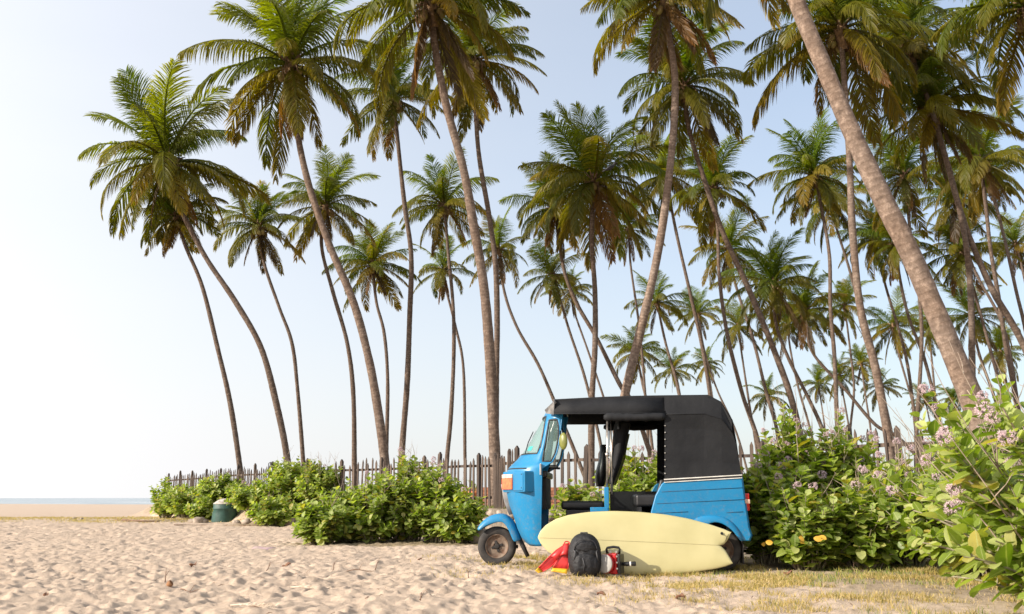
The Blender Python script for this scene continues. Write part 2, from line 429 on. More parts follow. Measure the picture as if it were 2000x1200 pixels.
M_MIRROR = surf('mirror_bush_reflection', (0.16, 0.17, 0.03), (0.09, 0.10, 0.02), 0.35, 9)  # yellow green of reflected bushes painted in as the mirror colour
M_TEAL = surf('teal_sticker', (0.05, 0.40, 0.36), (0.03, 0.30, 0.28), 0.5, 20)
M_PALE = surf('pale_sticker', (0.66, 0.72, 0.68), None, 0.5, 20)
M_OLIVE = surf('olive_piping', (0.22, 0.24, 0.04), (0.12, 0.13, 0.03), 0.6, 9)
M_BOARD = surf('yellow_foam_glass', (0.51, 0.46, 0.235), (0.44, 0.395, 0.19), 0.32, 2.5, coat=0.25, bs=0.06, bscale=14, bdist=0.01)
M_STRINGER = surf('wood_stringer', (0.34, 0.29, 0.15), None, 0.5, 20)
M_PACK = surf('black_nylon', (0.008, 0.0085, 0.011), (0.004, 0.004, 0.005), 0.62, 7, bs=0.9, bscale=18, bdist=0.02)
M_PACKSTRAP = surf('nylon_webbing', (0.05, 0.05, 0.055), (0.02, 0.02, 0.022), 0.6, 30, bs=0.5, bscale=90)
M_RED = surf('red_rubber', (0.62, 0.035, 0.03), (0.45, 0.02, 0.02), 0.42, 9, bs=0.15)
M_YELLOW = surf('yellow_rubber', (0.80, 0.50, 0.03), (0.68, 0.38, 0.02), 0.45, 9)
M_REDMETAL = surf('red_anodised', (0.52, 0.014, 0.018), (0.36, 0.01, 0.012), 0.32, 12, metal=0.35, coat=0.3)
M_BLACKPLASTIC = surf('black_plastic', (0.015, 0.015, 0.016), None, 0.35, 12)
M_PORT = surf('grey_port_cover', (0.34, 0.33, 0.31), (0.26, 0.25, 0.23), 0.7, 20, bs=0.2)
M_BIN = surf('green_drum', (0.022, 0.075, 0.058), (0.012, 0.045, 0.036), 0.55, 6, bs=0.4, bscale=10, bdist=0.02)
M_BINTOP = surf('pale_drum_lid', (0.46, 0.43, 0.39), (0.26, 0.22, 0.18), 0.75, 9, bs=0.3)
M_STONE = surf('fieldstone', (0.36, 0.30, 0.24), (0.18, 0.14, 0.11), 0.9, 7, bs=0.8, bscale=20, bdist=0.02)
M_MORTAR = surf('mortar', (0.20, 0.17, 0.13), (0.11, 0.09, 0.07), 0.95, 9, bs=0.8, bscale=20, bdist=0.02)
M_BRICK = surf('terracotta', (0.42, 0.19, 0.10), (0.30, 0.12, 0.07), 0.85, 8, bs=0.4)
M_TWIG = surf('dry_twig', (0.22, 0.13, 0.08), (0.10, 0.055, 0.035), 0.9, 20, bs=0.4)
M_DEADLEAF = surf('dead_leaf', (0.24, 0.12, 0.065), (0.13, 0.06, 0.035), 0.8, 20)
M_PALEFROND = surf('bleached_frond', (0.66, 0.56, 0.44), (0.45, 0.34, 0.24), 0.8, 20)
M_CROW = surf('crow_feathers', (0.015, 0.015, 0.018), None, 0.5, 20)
M_SHELL = surf('coconut_shell', (0.33, 0.17, 0.08), (0.16, 0.08, 0.04), 0.85, 15, bs=0.6)

# ---------------------------------------------------------------- terrain
FENCE = [(-14.3, 39.0), (-5.7, 26.0), (-1.75, 22.0), (-0.36, 20.5), (0.10, 18.5), (1.35, 17.6), (4.35, 16.3), (5.4, 12.9), (6.75, 12.3), (9.5, 11.6), (16.0, 10.6)]
FX = np.array([p[0] for p in FENCE]); FY = np.array([p[1] for p in FENCE])
def smooth(a, b, x):
    t = np.clip((x-a)/(b-a), 0, 1); return t*t*(3-2*t)
PLAT = 0.52
def macro(x, y):
    x = np.asarray(x, float); y = np.asarray(y, float)
    yf = np.interp(x, FX, FY)
    wall = smooth(-2.2, -1.2, x) * (1 - smooth(2.5, 3.5, x))
    wdt = 1.6*(1-wall) + 0.12*wall
    s = smooth(-0.38-wdt, -0.32, y - yf) * smooth(-15.6, -14.4, x)
    h = PLAT*s
    h = h + 0.05*(vnoise(x*0.22+5, y*0.22, 3)-0.5)*smooth(5, 9, np.abs(y)) + 0.10*smooth(30, 75, y)*(1-s)*(vnoise(x*0.05, y*0.05, 9))
    h = h - 3.2*smooth(100, 128, y + 0.10*x)*(x < 30)
    return h
def relief(x, y):
    amt = (1 - 0.75*smooth(26, 40, y))
    yf = np.interp(x, FX, FY)
    calm = smooth(0.2, 1.4, yf - y)                       # quieter round the fence foot
    # grass-bound ground round the vehicle and at the lower right is flatter
    gr = smooth(1.0, 2.5, x)*smooth(5.2, 6.5, y)
    k = amt*(0.25+0.75*calm)*(1-0.6*gr)
    n = 0.030*(vnoise(x*1.3, y*1.3, 11)-0.5) + 0.034*(vnoise(x*3.3, y*3.3, 12)-0.5) + 0.026*(vnoise(x*8, y*8, 13)-0.5) + 0.016*(vnoise(x*17, y*17, 14)-0.5) + 0.009*(vnoise(x*37, y*37, 15)-0.5)
    p = 0.027*pits(x, y, 0.29, 21, 0.85) + 0.022*pits(x+0.13, y+7.7, 0.19, 31, 0.8) + 0.013*pits(x, y+3.1, 0.11, 41, 0.8)
    var = 0.55 + 0.9*vnoise(x*0.45, y*0.45, 17)
    return k*(n + p*var)
def ground(x, y):
    return float(macro(np.array([x]), np.array([y]))[0] + relief(np.array([x], float), np.array([y], float))[0])
def base_z(x, y): return float(macro(np.array([x]), np.array([y]))[0])

def build_ground():
    rows = list(-np.geomspace(2, 400, 12)[::-1]) + [0.0, 1.0] + list(np.geomspace(1.6, 42, 620)) + list(np.geomspace(43, 150, 60)) + [200, 400, 1200, 5000]
    C_ = 640
    u = np.linspace(-1, 1, C_)
    ext = np.array([1.15, 1.6, 2.6, 6, 30])
    uu = np.concatenate([-ext[::-1], u, ext])
    Y = np.array(rows)
    W = 0.60*np.clip(Y, 2, 400) + 0.6
    X = uu[None, :]*W[:, None]
    YY = np.repeat(Y[:, None], len(uu), 1)
    x, y = X.ravel(), YY.ravel()
    z = macro(x, y) + relief(x, y)
    nr, nc = len(Y), len(uu)
    me = bpy.data.meshes.new('ground')
    co = np.stack([x, y, z], 1).astype(np.float32)
    idx = (np.arange(nr-1)[:, None]*nc + np.arange(nc-1)[None, :]).ravel()
    faces = np.stack([idx, idx+1, idx+nc+1, idx+nc], 1).astype(np.int32)
    me.vertices.add(len(co)); me.vertices.foreach_set('co', co.ravel())
    me.loops.add(faces.size); me.loops.foreach_set('vertex_index', faces.ravel())
    me.polygons.add(len(faces)); me.polygons.foreach_set('loop_start', np.arange(0, faces.size, 4, dtype=np.int32))
    me.polygons.foreach_set('use_smooth', np.ones(len(faces), bool))
    me.update(calc_edges=True)
    yf = np.interp(x, FX, FY)
    nz = vnoise(x*2.0, y*2.0, 51)*0.6 + vnoise(x*6, y*6, 52)*0.4
    lit = smooth(-1.8, -0.6, y-yf)*smooth(-16, -14.5, x)*0.8
    g2 = smooth(2.1, 3.2, x)*smooth(6.5, 7.6, y)*(1-smooth(11.5, 13, y))
    lit = np.maximum(lit, g2*0.55)
    bush = np.zeros_like(x)
    for (bx, by, br) in ((-1.9, 15.6, 1.5), (-0.8, 15.4, 1.2), (-2.9, 15.5, 0.8), (3.3, 10.6, 1.1), (4.4, 10.5, 1.3), (-9.5, 31, 3.0), (-6.0, 26.2, 2.2)):
        bush = np.maximum(bush, 1-smooth(br*0.6, br, np.hypot(x-bx, y-by)))
    lit = np.clip(np.maximum(lit, bush*0.8)*(0.4+nz*1.1), 0, 0.95)
    at_ = me.attributes.new('litter', 'FLOAT', 'POINT'); at_.data.foreach_set('value', lit.astype(np.float32))
    me.materials.append(M_SAND)
    o = link_mesh('sand', me)
    tag(o, kind='structure', label='pale beach sand trodden into dimples, rising behind the fence')
build_ground()

sea = MB(); n_ = 40
sea.add([(-9000, 70, -1.25), (9000, 70, -1.25), (9000, 20000, -1.25), (-9000, 20000, -1.25)], [(0, 1, 2, 3)])
tag(sea.build('sea', M_SEA), 'calm blue grey sea beyond the beach at left', kind='structure')

# ---------------------------------------------------------------- palms
def make_frond(e0, bend, seed):
    """unit-length frond in the XZ plane: rachis and two rows of leaflets"""
    r = random.Random(seed)
    n = 26
    pts = [Vector((0, 0, 0))]; dirs = []
    side = r.uniform(-0.25, 0.25)
    for i in range(n):
        s = (i+0.5)/n
        e = e0 - bend*(s**1.35)
        d = Vector((math.cos(e), side*s*0.6, math.sin(e))).normalized()
        dirs.append(d); pts.append(pts[-1] + d/n)
    def P_(s):
        f = min(max(s, 0), 0.9999)*n; i = int(f); return pts[i].lerp(pts[i+1], f-i), dirs[i]
    mb = MB()
    mb.tube([pts[i] for i in range(0, n+1, 2)], [0.013*(1-i/n)**0.8+0.0018 for i in range(0, n+1, 2)], 4, cap=False)
    tint = [0.25]*len(mb.f)
    NL = 92; LW = 0.30 if e0 > 0.9 else (0.255 if e0 > 0.3 else 0.225)
    yaw_wind = r.uniform(-0.2, 0.2)
    gaps = [r.uniform(0.3, 0.95) for _ in range(3)]
    droop0 = r.uniform(0.3, 0.8) if e0 > 0.9 else r.uniform(0.9, 2.6)
    for side_ in (-1, 1):
        for k in range(NL):
            s = 0.13 + 0.865*(k + r.uniform(-0.3, 0.3))/NL
            if any(abs(s-g) < 0.011 for g in gaps) and r.random() < 0.8: continue
            p, d = P_(s)
            lat = Vector((0, side_, 0)); lat = (lat - d*lat.dot(d)).normalized()
            upv = d.cross(lat)*side_
            if upv.z < 0 and abs(d.z) < 0.95: upv = -upv
            ll = LW*math.sin(min(1, (s-0.06)/0.36)*PI/2)**0.8*(1-max(0, (s-0.55)/0.45)**1.7*0.72)*r.uniform(0.85, 1.1)
            fwd = 0.45 + 1.0*s + r.uniform(-0.22, 0.22)
            vd = (lat + d*fwd + upv*r.uniform(0.0, 0.22)).normalized()
            w = 0.0053*r.uniform(0.8, 1.15)
            g = Vector((0, 0, -1)); dr = droop0*r.uniform(0.7, 1.3)
            q0 = p; v1 = (vd + g*0.25*dr).normalized(); v2 = (vd + g*0.62*dr).normalized(); v3 = (vd + g*1.1*dr).normalized()
            q1 = q0 + v1*ll*0.35; q2 = q1 + v2*ll*0.33; q3 = q2 + v3*ll*0.32
            wv = d*0.8 + upv*0.5*r.uniform(-1, 1); wv = (wv - v1*wv.dot(v1)).normalized()*w
            b0 = len(mb.v)
            mb.v += [tuple(q0-wv*0.5), tuple(q0+wv*0.5), tuple(q1-wv), tuple(q1+wv), tuple(q2-wv*0.8), tuple(q2+wv*0.8), tuple(q3)]
            fs = [(b0, b0+1, b0+3, b0+2), (b0+2, b0+3, b0+5, b0+4), (b0+4, b0+5, b0+6)]
            mb.f += fs; mb.m += [0]*3
            base_t = min(1, 0.15+0.55*s)
            tint += [base_t*0.7, base_t, min(1, base_t+0.25)]
    me = bpy.data.meshes.new('frond'); me.from_pydata(mb.v, [], mb.f); me.materials.append(M_FROND)
    a = me.attributes.new('tint', 'FLOAT', 'FACE'); a.data.foreach_set('value', tint)
    me.update(); return me
EBINS = [82, 66, 48, 30, 12, -8, -30, -55, -75]
EBEND = [30, 55, 74, 86, 88, 70, 46, 26, 10]
FRONDS = [[make_frond(math.radians(e), math.radians(b*k), 100*i+j) for j, k in enumerate((0.8, 1.0, 1.2))] for i, (e, b) in enumerate(zip(EBINS, EBEND))]
def boot_mesh():
    mb = MB(); M0 = Matrix()
    mb.lathe([(0.15, -0.75), (0.19, -0.4), (0.26, -0.12), (0.24, 0.08), (0.15, 0.3), (0.05, 0.62), (0.0, 0.66)], M0, 9)
    r = random.Random(5)
    for i in range(16):
        a = i*2.4; e = r.uniform(-0.3, 0.9)
        d = Vector((math.cos(a)*math.cos(e), math.sin(a)*math.cos(e), math.sin(e)))
        mb.tube([d*0.1, d*0.42 + Vector((0, 0, 0.05)), d*0.70 + Vector((0, 0, 0.03))], [0.07, 0.045, 0.02], 5, True, 0, 0.5)
    for i in range(8):                                   # hanging fibre and spent flower stalks
        a = r.uniform(0, 6.28); d = Vector((math.cos(a), math.sin(a), 0))
        mb.tube([d*0.15, d*0.4+Vector((0, 0, 0.05)), d*0.55+Vector((0, 0, -0.35)), d*0.5+Vector((0, 0, -0.8))], [0.03, 0.022, 0.03, 0.006], 4)
    me = bpy.data.meshes.new('crown'); me.from_pydata(mb.v, [], mb.f); me.materials.append(M_BOOT)
    me.polygons.foreach_set('use_smooth', [True]*len(me.polygons)); me.update(); return me
BOOT = boot_mesh()
def nut_mesh():
    mb = MB(); mb.lathe([(0.0, -0.15), (0.07, -0.125), (0.105, -0.05), (0.11, 0.02), (0.085, 0.10), (0.04, 0.145), (0, 0.155)], Matrix(), 8)
    me = bpy.data.meshes.new('coconut'); me.from_pydata(mb.v, [], mb.f); me.materials.append(M_NUT)
    me.polygons.foreach_set('use_smooth', [True]*len(me.polygons)); me.update(); return me
NUT = nut_mesh()

def catmull(pts, m):
    P = [pts[0]*2-pts[1]] + pts + [pts[-1]*2-pts[-2]]; out = []
    for i in range(1, len(P)-2):
        p0, p1, p2, p3 = P[i-1], P[i], P[i+1], P[i+2]
        for k in range(m):
            t = k/m
            out.append(0.5*((2*p1) + (p2-p0)*t + (2*p0-5*p1+4*p2-p3)*t*t + (3*p1-p0-3*p2+p3)*t**3))
    out.append(pts[-1]); return out

def palm(label, trunk, R, w, dist, seed, dry=0.2, nf=27, group='coconut palms along the beach', reach=1.06, sway=0.0, wdir=-0.25):
    """trunk: photo columns/rows from the foot to the crown"""
    r = random.Random(seed)
    crown_px = trunk[-1]
    dy = r.uniform(-1.2, 1.2)
    pts = []
    for i, (px, py) in enumerate(trunk):
        f = i/(len(trunk)-1)
        pts.append(at(px, py, dist + dy*f*f))
    # run the foot down into the ground
    foot = pts[0]; nxt = pts[1]
    gz = base_z(foot.x, foot.y) - 0.1
    if foot.z > gz + 0.05:
        dd = (foot - nxt); dd = dd/max(abs(dd.z), 1e-3)
        k = foot.z - gz
        foot2 = foot + Vector((dd.x*0.55, dd.y*0.3, -1))*k
        pts = [foot2] + pts
    path = catmull(pts, 9)
    rr = w*(0.80 if w < 40 else 0.84)*dist/F/2
    hts = [0.0]
    for a, b in zip(path, path[1:]): hts.append(hts[-1] + (b-a).length)
    tot = hts[-1]
    # resample evenly and add ring swellings
    n = int(min(150, max(40, tot/0.16)))
    rings = []; radii = []; al = []
    j = 0
    for i in range(n+1):
        h = tot*i/n
        while j < len(hts)-2 and hts[j+1] < h: j += 1
        t = (h-hts[j])/max(hts[j+1]-hts[j], 1e-6)
        p = path[j].lerp(path[j+1], t)
        rings.append(p)
        f = i/n
        rad = rr*(1.0 - 0.36*f) * (1 + 0.55*math.exp(-h/0.55)) * (1 + 0.035*math.sin(h*1.7+seed) + r.uniform(-0.03, 0.03))
        radii.append(rad); al.append(h)
    root = empty('coconut_palm', (rings[0].x, rings[0].y, rings[0].z))
    tag(root, label, 'palm tree', group)
    org = rings[0]
    mb = MB(); mb.tube([p-org for p in rings], radii, 12 if R > 150 else 9)
    me = bpy.data.meshes.new('trunk'); me.from_pydata(mb.v, [], mb.f); me.materials.append(M_BARK)
    ns = 12 if R > 150 else 9
    a = me.attributes.new('along', 'FLOAT', 'POINT'); a.data.foreach_set('value', [al[i//ns] for i in range(len(mb.v))])
    me.polygons.foreach_set('use_smooth', [True]*len(me.polygons)); me.update()
    tk = link_mesh('trunk', me, None, root); kb = 1.75 if w > 40 else (1.45 if 'pale trunked' in label else (1.3 if w >= 22 else 1.0)); tk.color = (kb, kb*.97, kb*.94, 1)
    # crown
    L = R*dist/F*reach
    top = rings[-1] - org; tdir = (rings[-1]-rings[-5]).normalized()
    axis = (tdir*0.55 + Vector((wdir*0.6, 0, 1))).normalized()
    q = axis.to_track_quat('Z', 'Y')
    cs = L/4.0
    crown = bpy.data.objects.new('crown', BOOT); COL.objects.link(crown); crown.parent = root
    crown.location = top; crown.rotation_mode = 'QUATERNION'; crown.rotation_quaternion = q @ Quaternion((0, 0, 1), r.uniform(0, 6.28)); crown.scale = (cs,)*3
    a0 = r.uniform(0, 6.28)
    for i in range(nf):
        f = (i+0.5)/nf
        e = 87 - 138*f**1.15 + r.uniform(-13, 13)
        az = a0 + i*2.39996 + r.uniform(-0.2, 0.2)
        dryf = f > 1-dry*0.55 and r.random() < 0.6
        if dryf: e = r.uniform(-84, -48)
        b = min(range(len(EBINS)), key=lambda k: abs(EBINS[k]-e))
        me = FRONDS[b][r.randrange(3)]
        o = bpy.data.objects.new('frond', me); COL.objects.link(o); o.parent = crown
        o.rotation_mode = 'XYZ'
        k = (1/cs)*L*r.uniform(0.74, 1.12)*(0.9 if f < 0.12 else 1)*(0.8 if dryf else 1)
        o.scale = (k, k*(1 if r.random() < 0.5 else -1)*r.uniform(0.75, 1.3), k)
        o.rotation_euler = (r.uniform(-0.35, 0.35), math.radians(EBINS[b]-e), az)
        o.location = (0, 0, 0.12*(1-f))
        u = r.random()
        if dryf: c = r.choice([(0.10, 0.068, 0.036), (0.075, 0.055, 0.032), (0.14, 0.082, 0.03)])
        elif f < 0.35: c = (0.068+0.055*u, 0.115+0.035*u, 0.007)
        elif f < 0.7: c = (0.060+0.065*u, 0.085+0.035*u, 0.007)
        else: c = (0.072+0.075*u, 0.082+0.03*u, 0.008)
        if r.random() < 0.05: c = (0.17, 0.15, 0.02)
        o.color = (*c, 1)
    if R > 90:
        for i in range(9):
            a = r.uniform(0, 6.28)
            nobj = bpy.data.objects.new('coconut', NUT); COL.objects.link(nobj); nobj.parent = crown
            k = 1/cs; nobj.scale = (k, k, k)
            rad_ = 0.22+0.14*r.random()
            nobj.location = (math.cos(a)*rad_*k, math.sin(a)*rad_*k, (-0.22-0.22*r.random())*k)
            nobj.rotation_euler = (r.uniform(-.5, .5), r.uniform(-.5, .5), 0)
    return root

PALMS = [
 # label, trunk from foot, reach px, width px, distance
 ('palm at the left end with a wide sunlit crown and trunk bowing left', [(560,890),(540,790),(510,680),(460,590),(400,500),(352,405),(328,322)], 205, 17, 32, 0.22),
 ('palm whose thin trunk ends under the leftmost sunlit crown', [(470,925),(450,790),(425,680),(395,560),(362,480),(345,425)], 110, 14, 34, 0.5),
 ('slim palm with a small dark nut-laden crown left of the tall bowed palm', [(593,915),(581,760),(570,670),(545,600),(516,515),(505,445)], 105, 11, 42, 0.3),
 ('tall palm with the second big crown from left, trunk curving to right', [(752,905),(738,800),(720,700),(690,590),(640,470),(600,350),(576,230),(568,130)], 232, 23, 27, 0.25),
 ('palm with a drooping crown tucked behind the tall left trunk', [(692,910),(690,770),(678,670),(650,570),(628,480),(636,405)], 125, 13, 44, 0.15),
 ('palm with low crown right of the tall left trunk', [(755,870),(757,740),(750,650),(735,590),(728,520)], 100, 11, 52, 0.2),
 ('slender palm with high crown and nearly straight trunk', [(785,880),(795,750),(800,620),(803,500),(790,400),(775,260),(768,195)], 145, 16, 38, 0.2),
 ('palm with a bright upright tuft left of the thick twin trunks', [(873,895),(880,820),(886,700),(885,600),(875,490),(868,405)], 118, 12, 48, 0.15),
 ('small palm with a drooping crown low between taller palms', [(908,890),(905,720),(890,640),(870,560),(866,530)], 78, 9, 66, 0.3),
 ('thick leaning palm near the middle with crown cut by the top edge', [(966,880),(957,700),(945,560),(925,440),(905,330),(870,200),(848,80),(842,12)], 250, 29, 24, 0.35),
 ('palm with an orange-brown skirt of dead fronds beside the thick middle trunk', [(968,870),(969,740),(971,640),(968,520),(955,420),(935,300),(928,190),(925,120)], 165, 17, 31, 0.45),
 ('palm with a dark small crown behind the two middle trunks, trunk slanting right', [(1143,935),(1083,785),(1050,710),(1010,640),(985,570),(975,490)], 85, 10, 60, 0.2),
 ('palm with a broad dark windblown crown above the canopy front', [(1155,890),(1156,780),(1162,680),(1162,570),(1156,470),(1160,360)], 185, 17, 33, 0.25),
 ('palm with a golden drooping crown just left of the broad windblown crown', [(1240,800),(1210,750),(1165,660),(1125,590),(1100,520),(1085,410)], 125, 13, 42, 0.3),
 ('small palm low behind the golden drooping crown', [(1175,880),(1160,810),(1140,730),(1110,640),(1090,570),(1080,540)], 82, 9, 64, 0.2),
 ('faint thin palm with a tiny crown above the canopy front', [(1200,850),(1180,780),(1150,690),(1122,610),(1115,570)], 62, 7, 84, 0.2),
 ('pale trunked palm curving right to a crown cut by the top edge', [(1200,900),(1220,775),(1250,650),(1280,520),(1300,400),(1315,260),(1318,150),(1305,60),(1297,0)], 205, 25, 26, 0.45),
 ('palm with a large dark crown behind the pale curving trunk', [(1550,795),(1510,680),(1460,560),(1410,450),(1375,350),(1345,250),(1335,170)], 170, 17, 33, 0.15),
 ('palm with a mid height crown partly behind the pale curving trunk', [(1395,860),(1385,760),(1370,670),(1345,560),(1320,450),(1300,345)], 112, 11, 50, 0.2),
 ('palm with a dark round crown over a thin trunk bent right', [(1480,860),(1450,770),(1420,650),(1405,540),(1402,450),(1395,370)], 122, 12, 46, 0.15),
 ('palm with a ragged pale crown below the dark round crown', [(1520,850),(1495,760),(1470,660),(1435,550),(1425,490)], 100, 10, 56, 0.25),
 ('palm with a soft low crown just above the canopy middle', [(1330,790),(1320,740),(1300,670),(1284,595)], 82, 9, 70, 0.25),
 ('short distant palm low behind the canopy middle', [(1265,800),(1255,750),(1243,690)], 72, 9, 78, 0.15),
 ('distant palm with a small crown right of the soft low crown', [(1440,850),(1400,760),(1375,680),(1365,615)], 62, 6, 90, 0.2),
 ('distant palm with crown resting low above the canopy', [(1330,800),(1324,765),(1316,725)], 55, 8, 96, 0.2),
 ('very thick pale trunk leaning left across the right side', [(1922,845),(1890,760),(1840,640),(1780,500),(1720,380),(1660,250),(1600,110),(1555,0),(1525,-110),(1505,-230)], 300, 56, 12.4, 0.2),
 ('palm with a heavy dark crown behind the very thick leaning trunk', [(1732,840),(1710,720),(1680,600),(1665,450),(1660,330),(1652,200),(1642,60)], 245, 22, 25, 0.2),
 ('palm with a full green crown just left of the very thick trunk', [(1635,820),(1630,700),(1622,600),(1620,500),(1605,410),(1592,345)], 128, 12, 44, 0.12),
 ('thin palm sharing the green crown left of the very thick trunk', [(1722,810),(1700,700),(1680,610),(1660,530),(1632,440),(1622,400)], 92, 9, 58, 0.2),
 ('palm with a bulky drooping crown and trunk slanting to the right edge', [(2010,700),(1940,570),(1900,480),(1875,410),(1850,320),(1822,215)], 185, 19, 29, 0.4),
 ('palm with pale starry crown near the right edge', [(1977,740),(1965,680),(1950,580),(1935,490),(1925,400),(1915,318)], 130, 13, 42, 0.15),
 ('thin palm with crown overlapping the pale starry crown', [(2010,680),(1985,570),(1965,480),(1940,380),(1932,350)], 100, 11, 50, 0.3),
 ('palm with a small sunlit crown between the thick trunk and slanting palm', [(1840,860),(1830,800),(1805,700),(1775,620),(1757,540),(1752,480)], 98, 10, 56, 0.25),
 ('palm with an olive crown low near the right edge', [(1965,790),(1950,740),(1925,650),(1900,560),(1880,495)], 98, 10, 56, 0.25),
 ('palm with a dense drooping crown above the flowering bush', [(1610,850),(1580,780),(1540,700),(1515,630),(1512,560)], 112, 11, 50, 0.3),
 ('palm with a crown leaning left over a strongly slanting trunk', [(1760,860),(1710,830),(1650,760),(1585,685),(1575,610)], 95, 10, 58, 0.25),
 ('palm with a spiky dark crown behind the foot of the thick trunk', [(1800,850),(1775,760),(1755,690),(1745,640)], 78, 7, 76, 0.12),
 ('palm with a droopy crown right of the foot of the thick trunk', [(1968,860),(1940,770),(1912,690),(1898,620)], 88, 9, 66, 0.25),
 ('small far palm just right of the black canopy', [(1520,870),(1512,820),(1500,775)], 52, 8, 100, 0.12),
 ('tiny far palm seen over the left flowering bush', [(1612,850),(1606,800),(1598,752)], 44, 5, 120, 0.15),
 ('yellowish far palm between two thin trunks over the bush', [(1702,850),(1690,770),(1682,712)], 52, 6, 104, 0.25),
 ('tiny far palm left of the thick trunk foot', [(1820,850),(1815,820),(1808,785)], 44, 5, 120, 0.15),
 ('far palm with crown peeping behind the thick trunk', [(1832,850),(1825,760),(1815,650)], 66, 7, 88, 0.15),
 ('palm hanging its long fronds in from the top right corner', [(2150,840),(2130,500),(2080,200),(2010,20)], 250, 26, 20, 0.3),
 ('palm with a half hidden crown at the right edge', [(2040,800),(2020,640),(2000,540),(1985,480)], 85, 9, 62, 0.2),
 ('tiny far palm low above the fence at right', [(1880,850),(1868,810),(1862,782)], 40, 5, 128, 0.15),
 ('far palm low between the slanting trunks over the bush', [(1745,860),(1735,810),(1722,755)], 48, 6, 110, 0.15),
 ('thin far palm between the canopy and the dark round crown', [(1475,860),(1462,780),(1450,700),(1442,640)], 66, 7, 84, 0.2),
 ('far palm whose crown fills the gap right of the ragged pale crown', [(1585,850),(1560,760),(1545,690),(1538,640)], 72, 7, 80, 0.2),
 ('far palm with a drooping crown between the two slanting trunks', [(1660,850),(1668,760),(1660,680),(1650,600)], 70, 7, 80, 0.3),
 ('palm with a dark crown crossing behind the thick trunk at mid height', [(1790,850),(1770,700),(1730,560),(1708,470)], 92, 9, 60, 0.2),
 ('palm with an olive crown in the gap left of the bulky drooping crown', [(1790,850),(1800,640),(1780,470),(1765,345)], 120, 11, 46, 0.25),
 ('palm whose crown joins the bulky drooping crown from the right', [(1990,800),(1960,640),(1900,520),(1868,400)], 100, 9, 54, 0.25),
 ('dense dark crown high between the thick trunk and the top right palm', [(1900,840),(1890,500),(1830,250),(1775,95)], 190, 18, 29, 0.25),
 ('far palm low at the right edge above the nearest bush', [(1985,850),(1968,760),(1955,690)], 64, 7, 86, 0.2),
 ('far palm low between the thick trunk foot and the flowering bush', [(1660,850),(1652,800),(1640,735)], 50, 6, 108, 0.2),
 ('palm crown seen between the pale curving trunk and the windblown crown', [(1262,800),(1250,650),(1232,520),(1228,450)], 84, 8, 64, 0.2),
 ('dim far palm just above the canopy rear corner', [(1400,850),(1392,780),(1382,712)], 48, 6, 112, 0.2),
]
for i, (lab, tr, R, w, dist, dry) in enumerate(PALMS):
    palm(lab, tr, R, w, dist, 1000+i*7, dry, nf=40 if R > 150 else (33 if R > 90 else 24))

# ---------------------------------------------------------------- picket fence
def picket_mesh(w, t, h, tip, seed):
    r = random.Random(seed); mb = MB()
    a = r.uniform(-0.012, 0.012)
    mb.add([(-w,-t,0),(w,-t,0),(w,t,0),(-w,t,0),(-w+a,-t,h-tip),(w+a,-t,h-tip),(w+a,t,h-tip),(-w+a,t,h-tip),(a*1.3,-t*0.6,h),(a*1.3,t*0.6,h)],
           [(0,1,5,4),(1,2,6,5),(2,3,7,6),(3,0,4,7),(4,5,8),(6,7,9),(5,6,9,8),(7,4,8,9)])
    me = bpy.data.meshes.new('picket'); me.from_pydata(mb.v, [], mb.f); me.materials.append(M_WOOD); me.update(); return me
PICK = [picket_mesh(0.022+0.004*(i % 3), 0.011, 1.12+0.04*(i % 4), 0.07, i) for i in range(7)]
POST = [picket_mesh(0.04, 0.035, 1.30, 0.06, 50+i) for i in range(3)]
def fence(points, spacing, label, seed):
    r = random.Random(seed)
    o0 = points[0]; root = empty('picket_fence', (o0[0], o0[1], base_z(*o0)))
    tag(root, label, 'fence')
    org = Vector(root.location)
    for (a, b), sp_ in zip(zip(points, points[1:]), spacing):
        A, B = Vector((*a, 0)), Vector((*b, 0)); L = (B-A).length; d = (B-A)/L; ang = math.atan2(d.y, d.x)
        n = max(1, round(L/sp_))
        for k in range(n):
            if r.random() < 0.03: continue
            p = A + d*(k*L/n); p.z = base_z(p.x, p.y) - 0.06
            post = (k % 11 == 0)
            o = link_mesh('post' if post else 'picket', r.choice(POST if post else PICK), None, root)
            off = Vector((-d.y, d.x, 0))*(0.0 if post else -0.045)
            o.location = p - org + off
            o.rotation_euler = (r.gauss(0, 0.012), r.gauss(0, 0.022), ang)
            o.scale = (1, 1, r.uniform(0.95, 1.04))
        for hz in (0.22, 0.92):
            mb = MB(); m_ = max(2, int(L/1.2))
            side = Vector((-d.y, d.x, 0))
            P_ = []
            for k in range(m_+1):
                q = A + d*(L*k/m_); q.z = base_z(q.x, q.y) + hz + r.uniform(-0.012, 0.012); P_.append(q - org)
            for q0, q1 in zip(P_, P_[1:]):
                dd = (q1-q0); up = Vector((0, 0, 0.028)); s0 = side*0.016
                mb.add([q0-s0-up, q1-s0-up, q1+s0-up, q0+s0-up, q0-s0+up, q1-s0+up, q1+s0+up, q0+s0+up], [(3,2,1,0),(4,5,6,7),(0,1,5,4),(1,2,6,5),(2,3,7,6),(3,0,4,7)])
            mb.build('rail', M_WOOD, root, weld=0.001)
    return root
fence(FENCE[:4], [0.17, 0.155, 0.135], 'weathered brown picket fence running from the beach end to the corner near the blue rickshaw', 1)
fence(FENCE[3:], [0.115, 0.15, 0.16, 0.22, 0.26, 0.3, 0.4], 'weathered brown picket fence passing behind the blue rickshaw and the flowering bushes', 2)

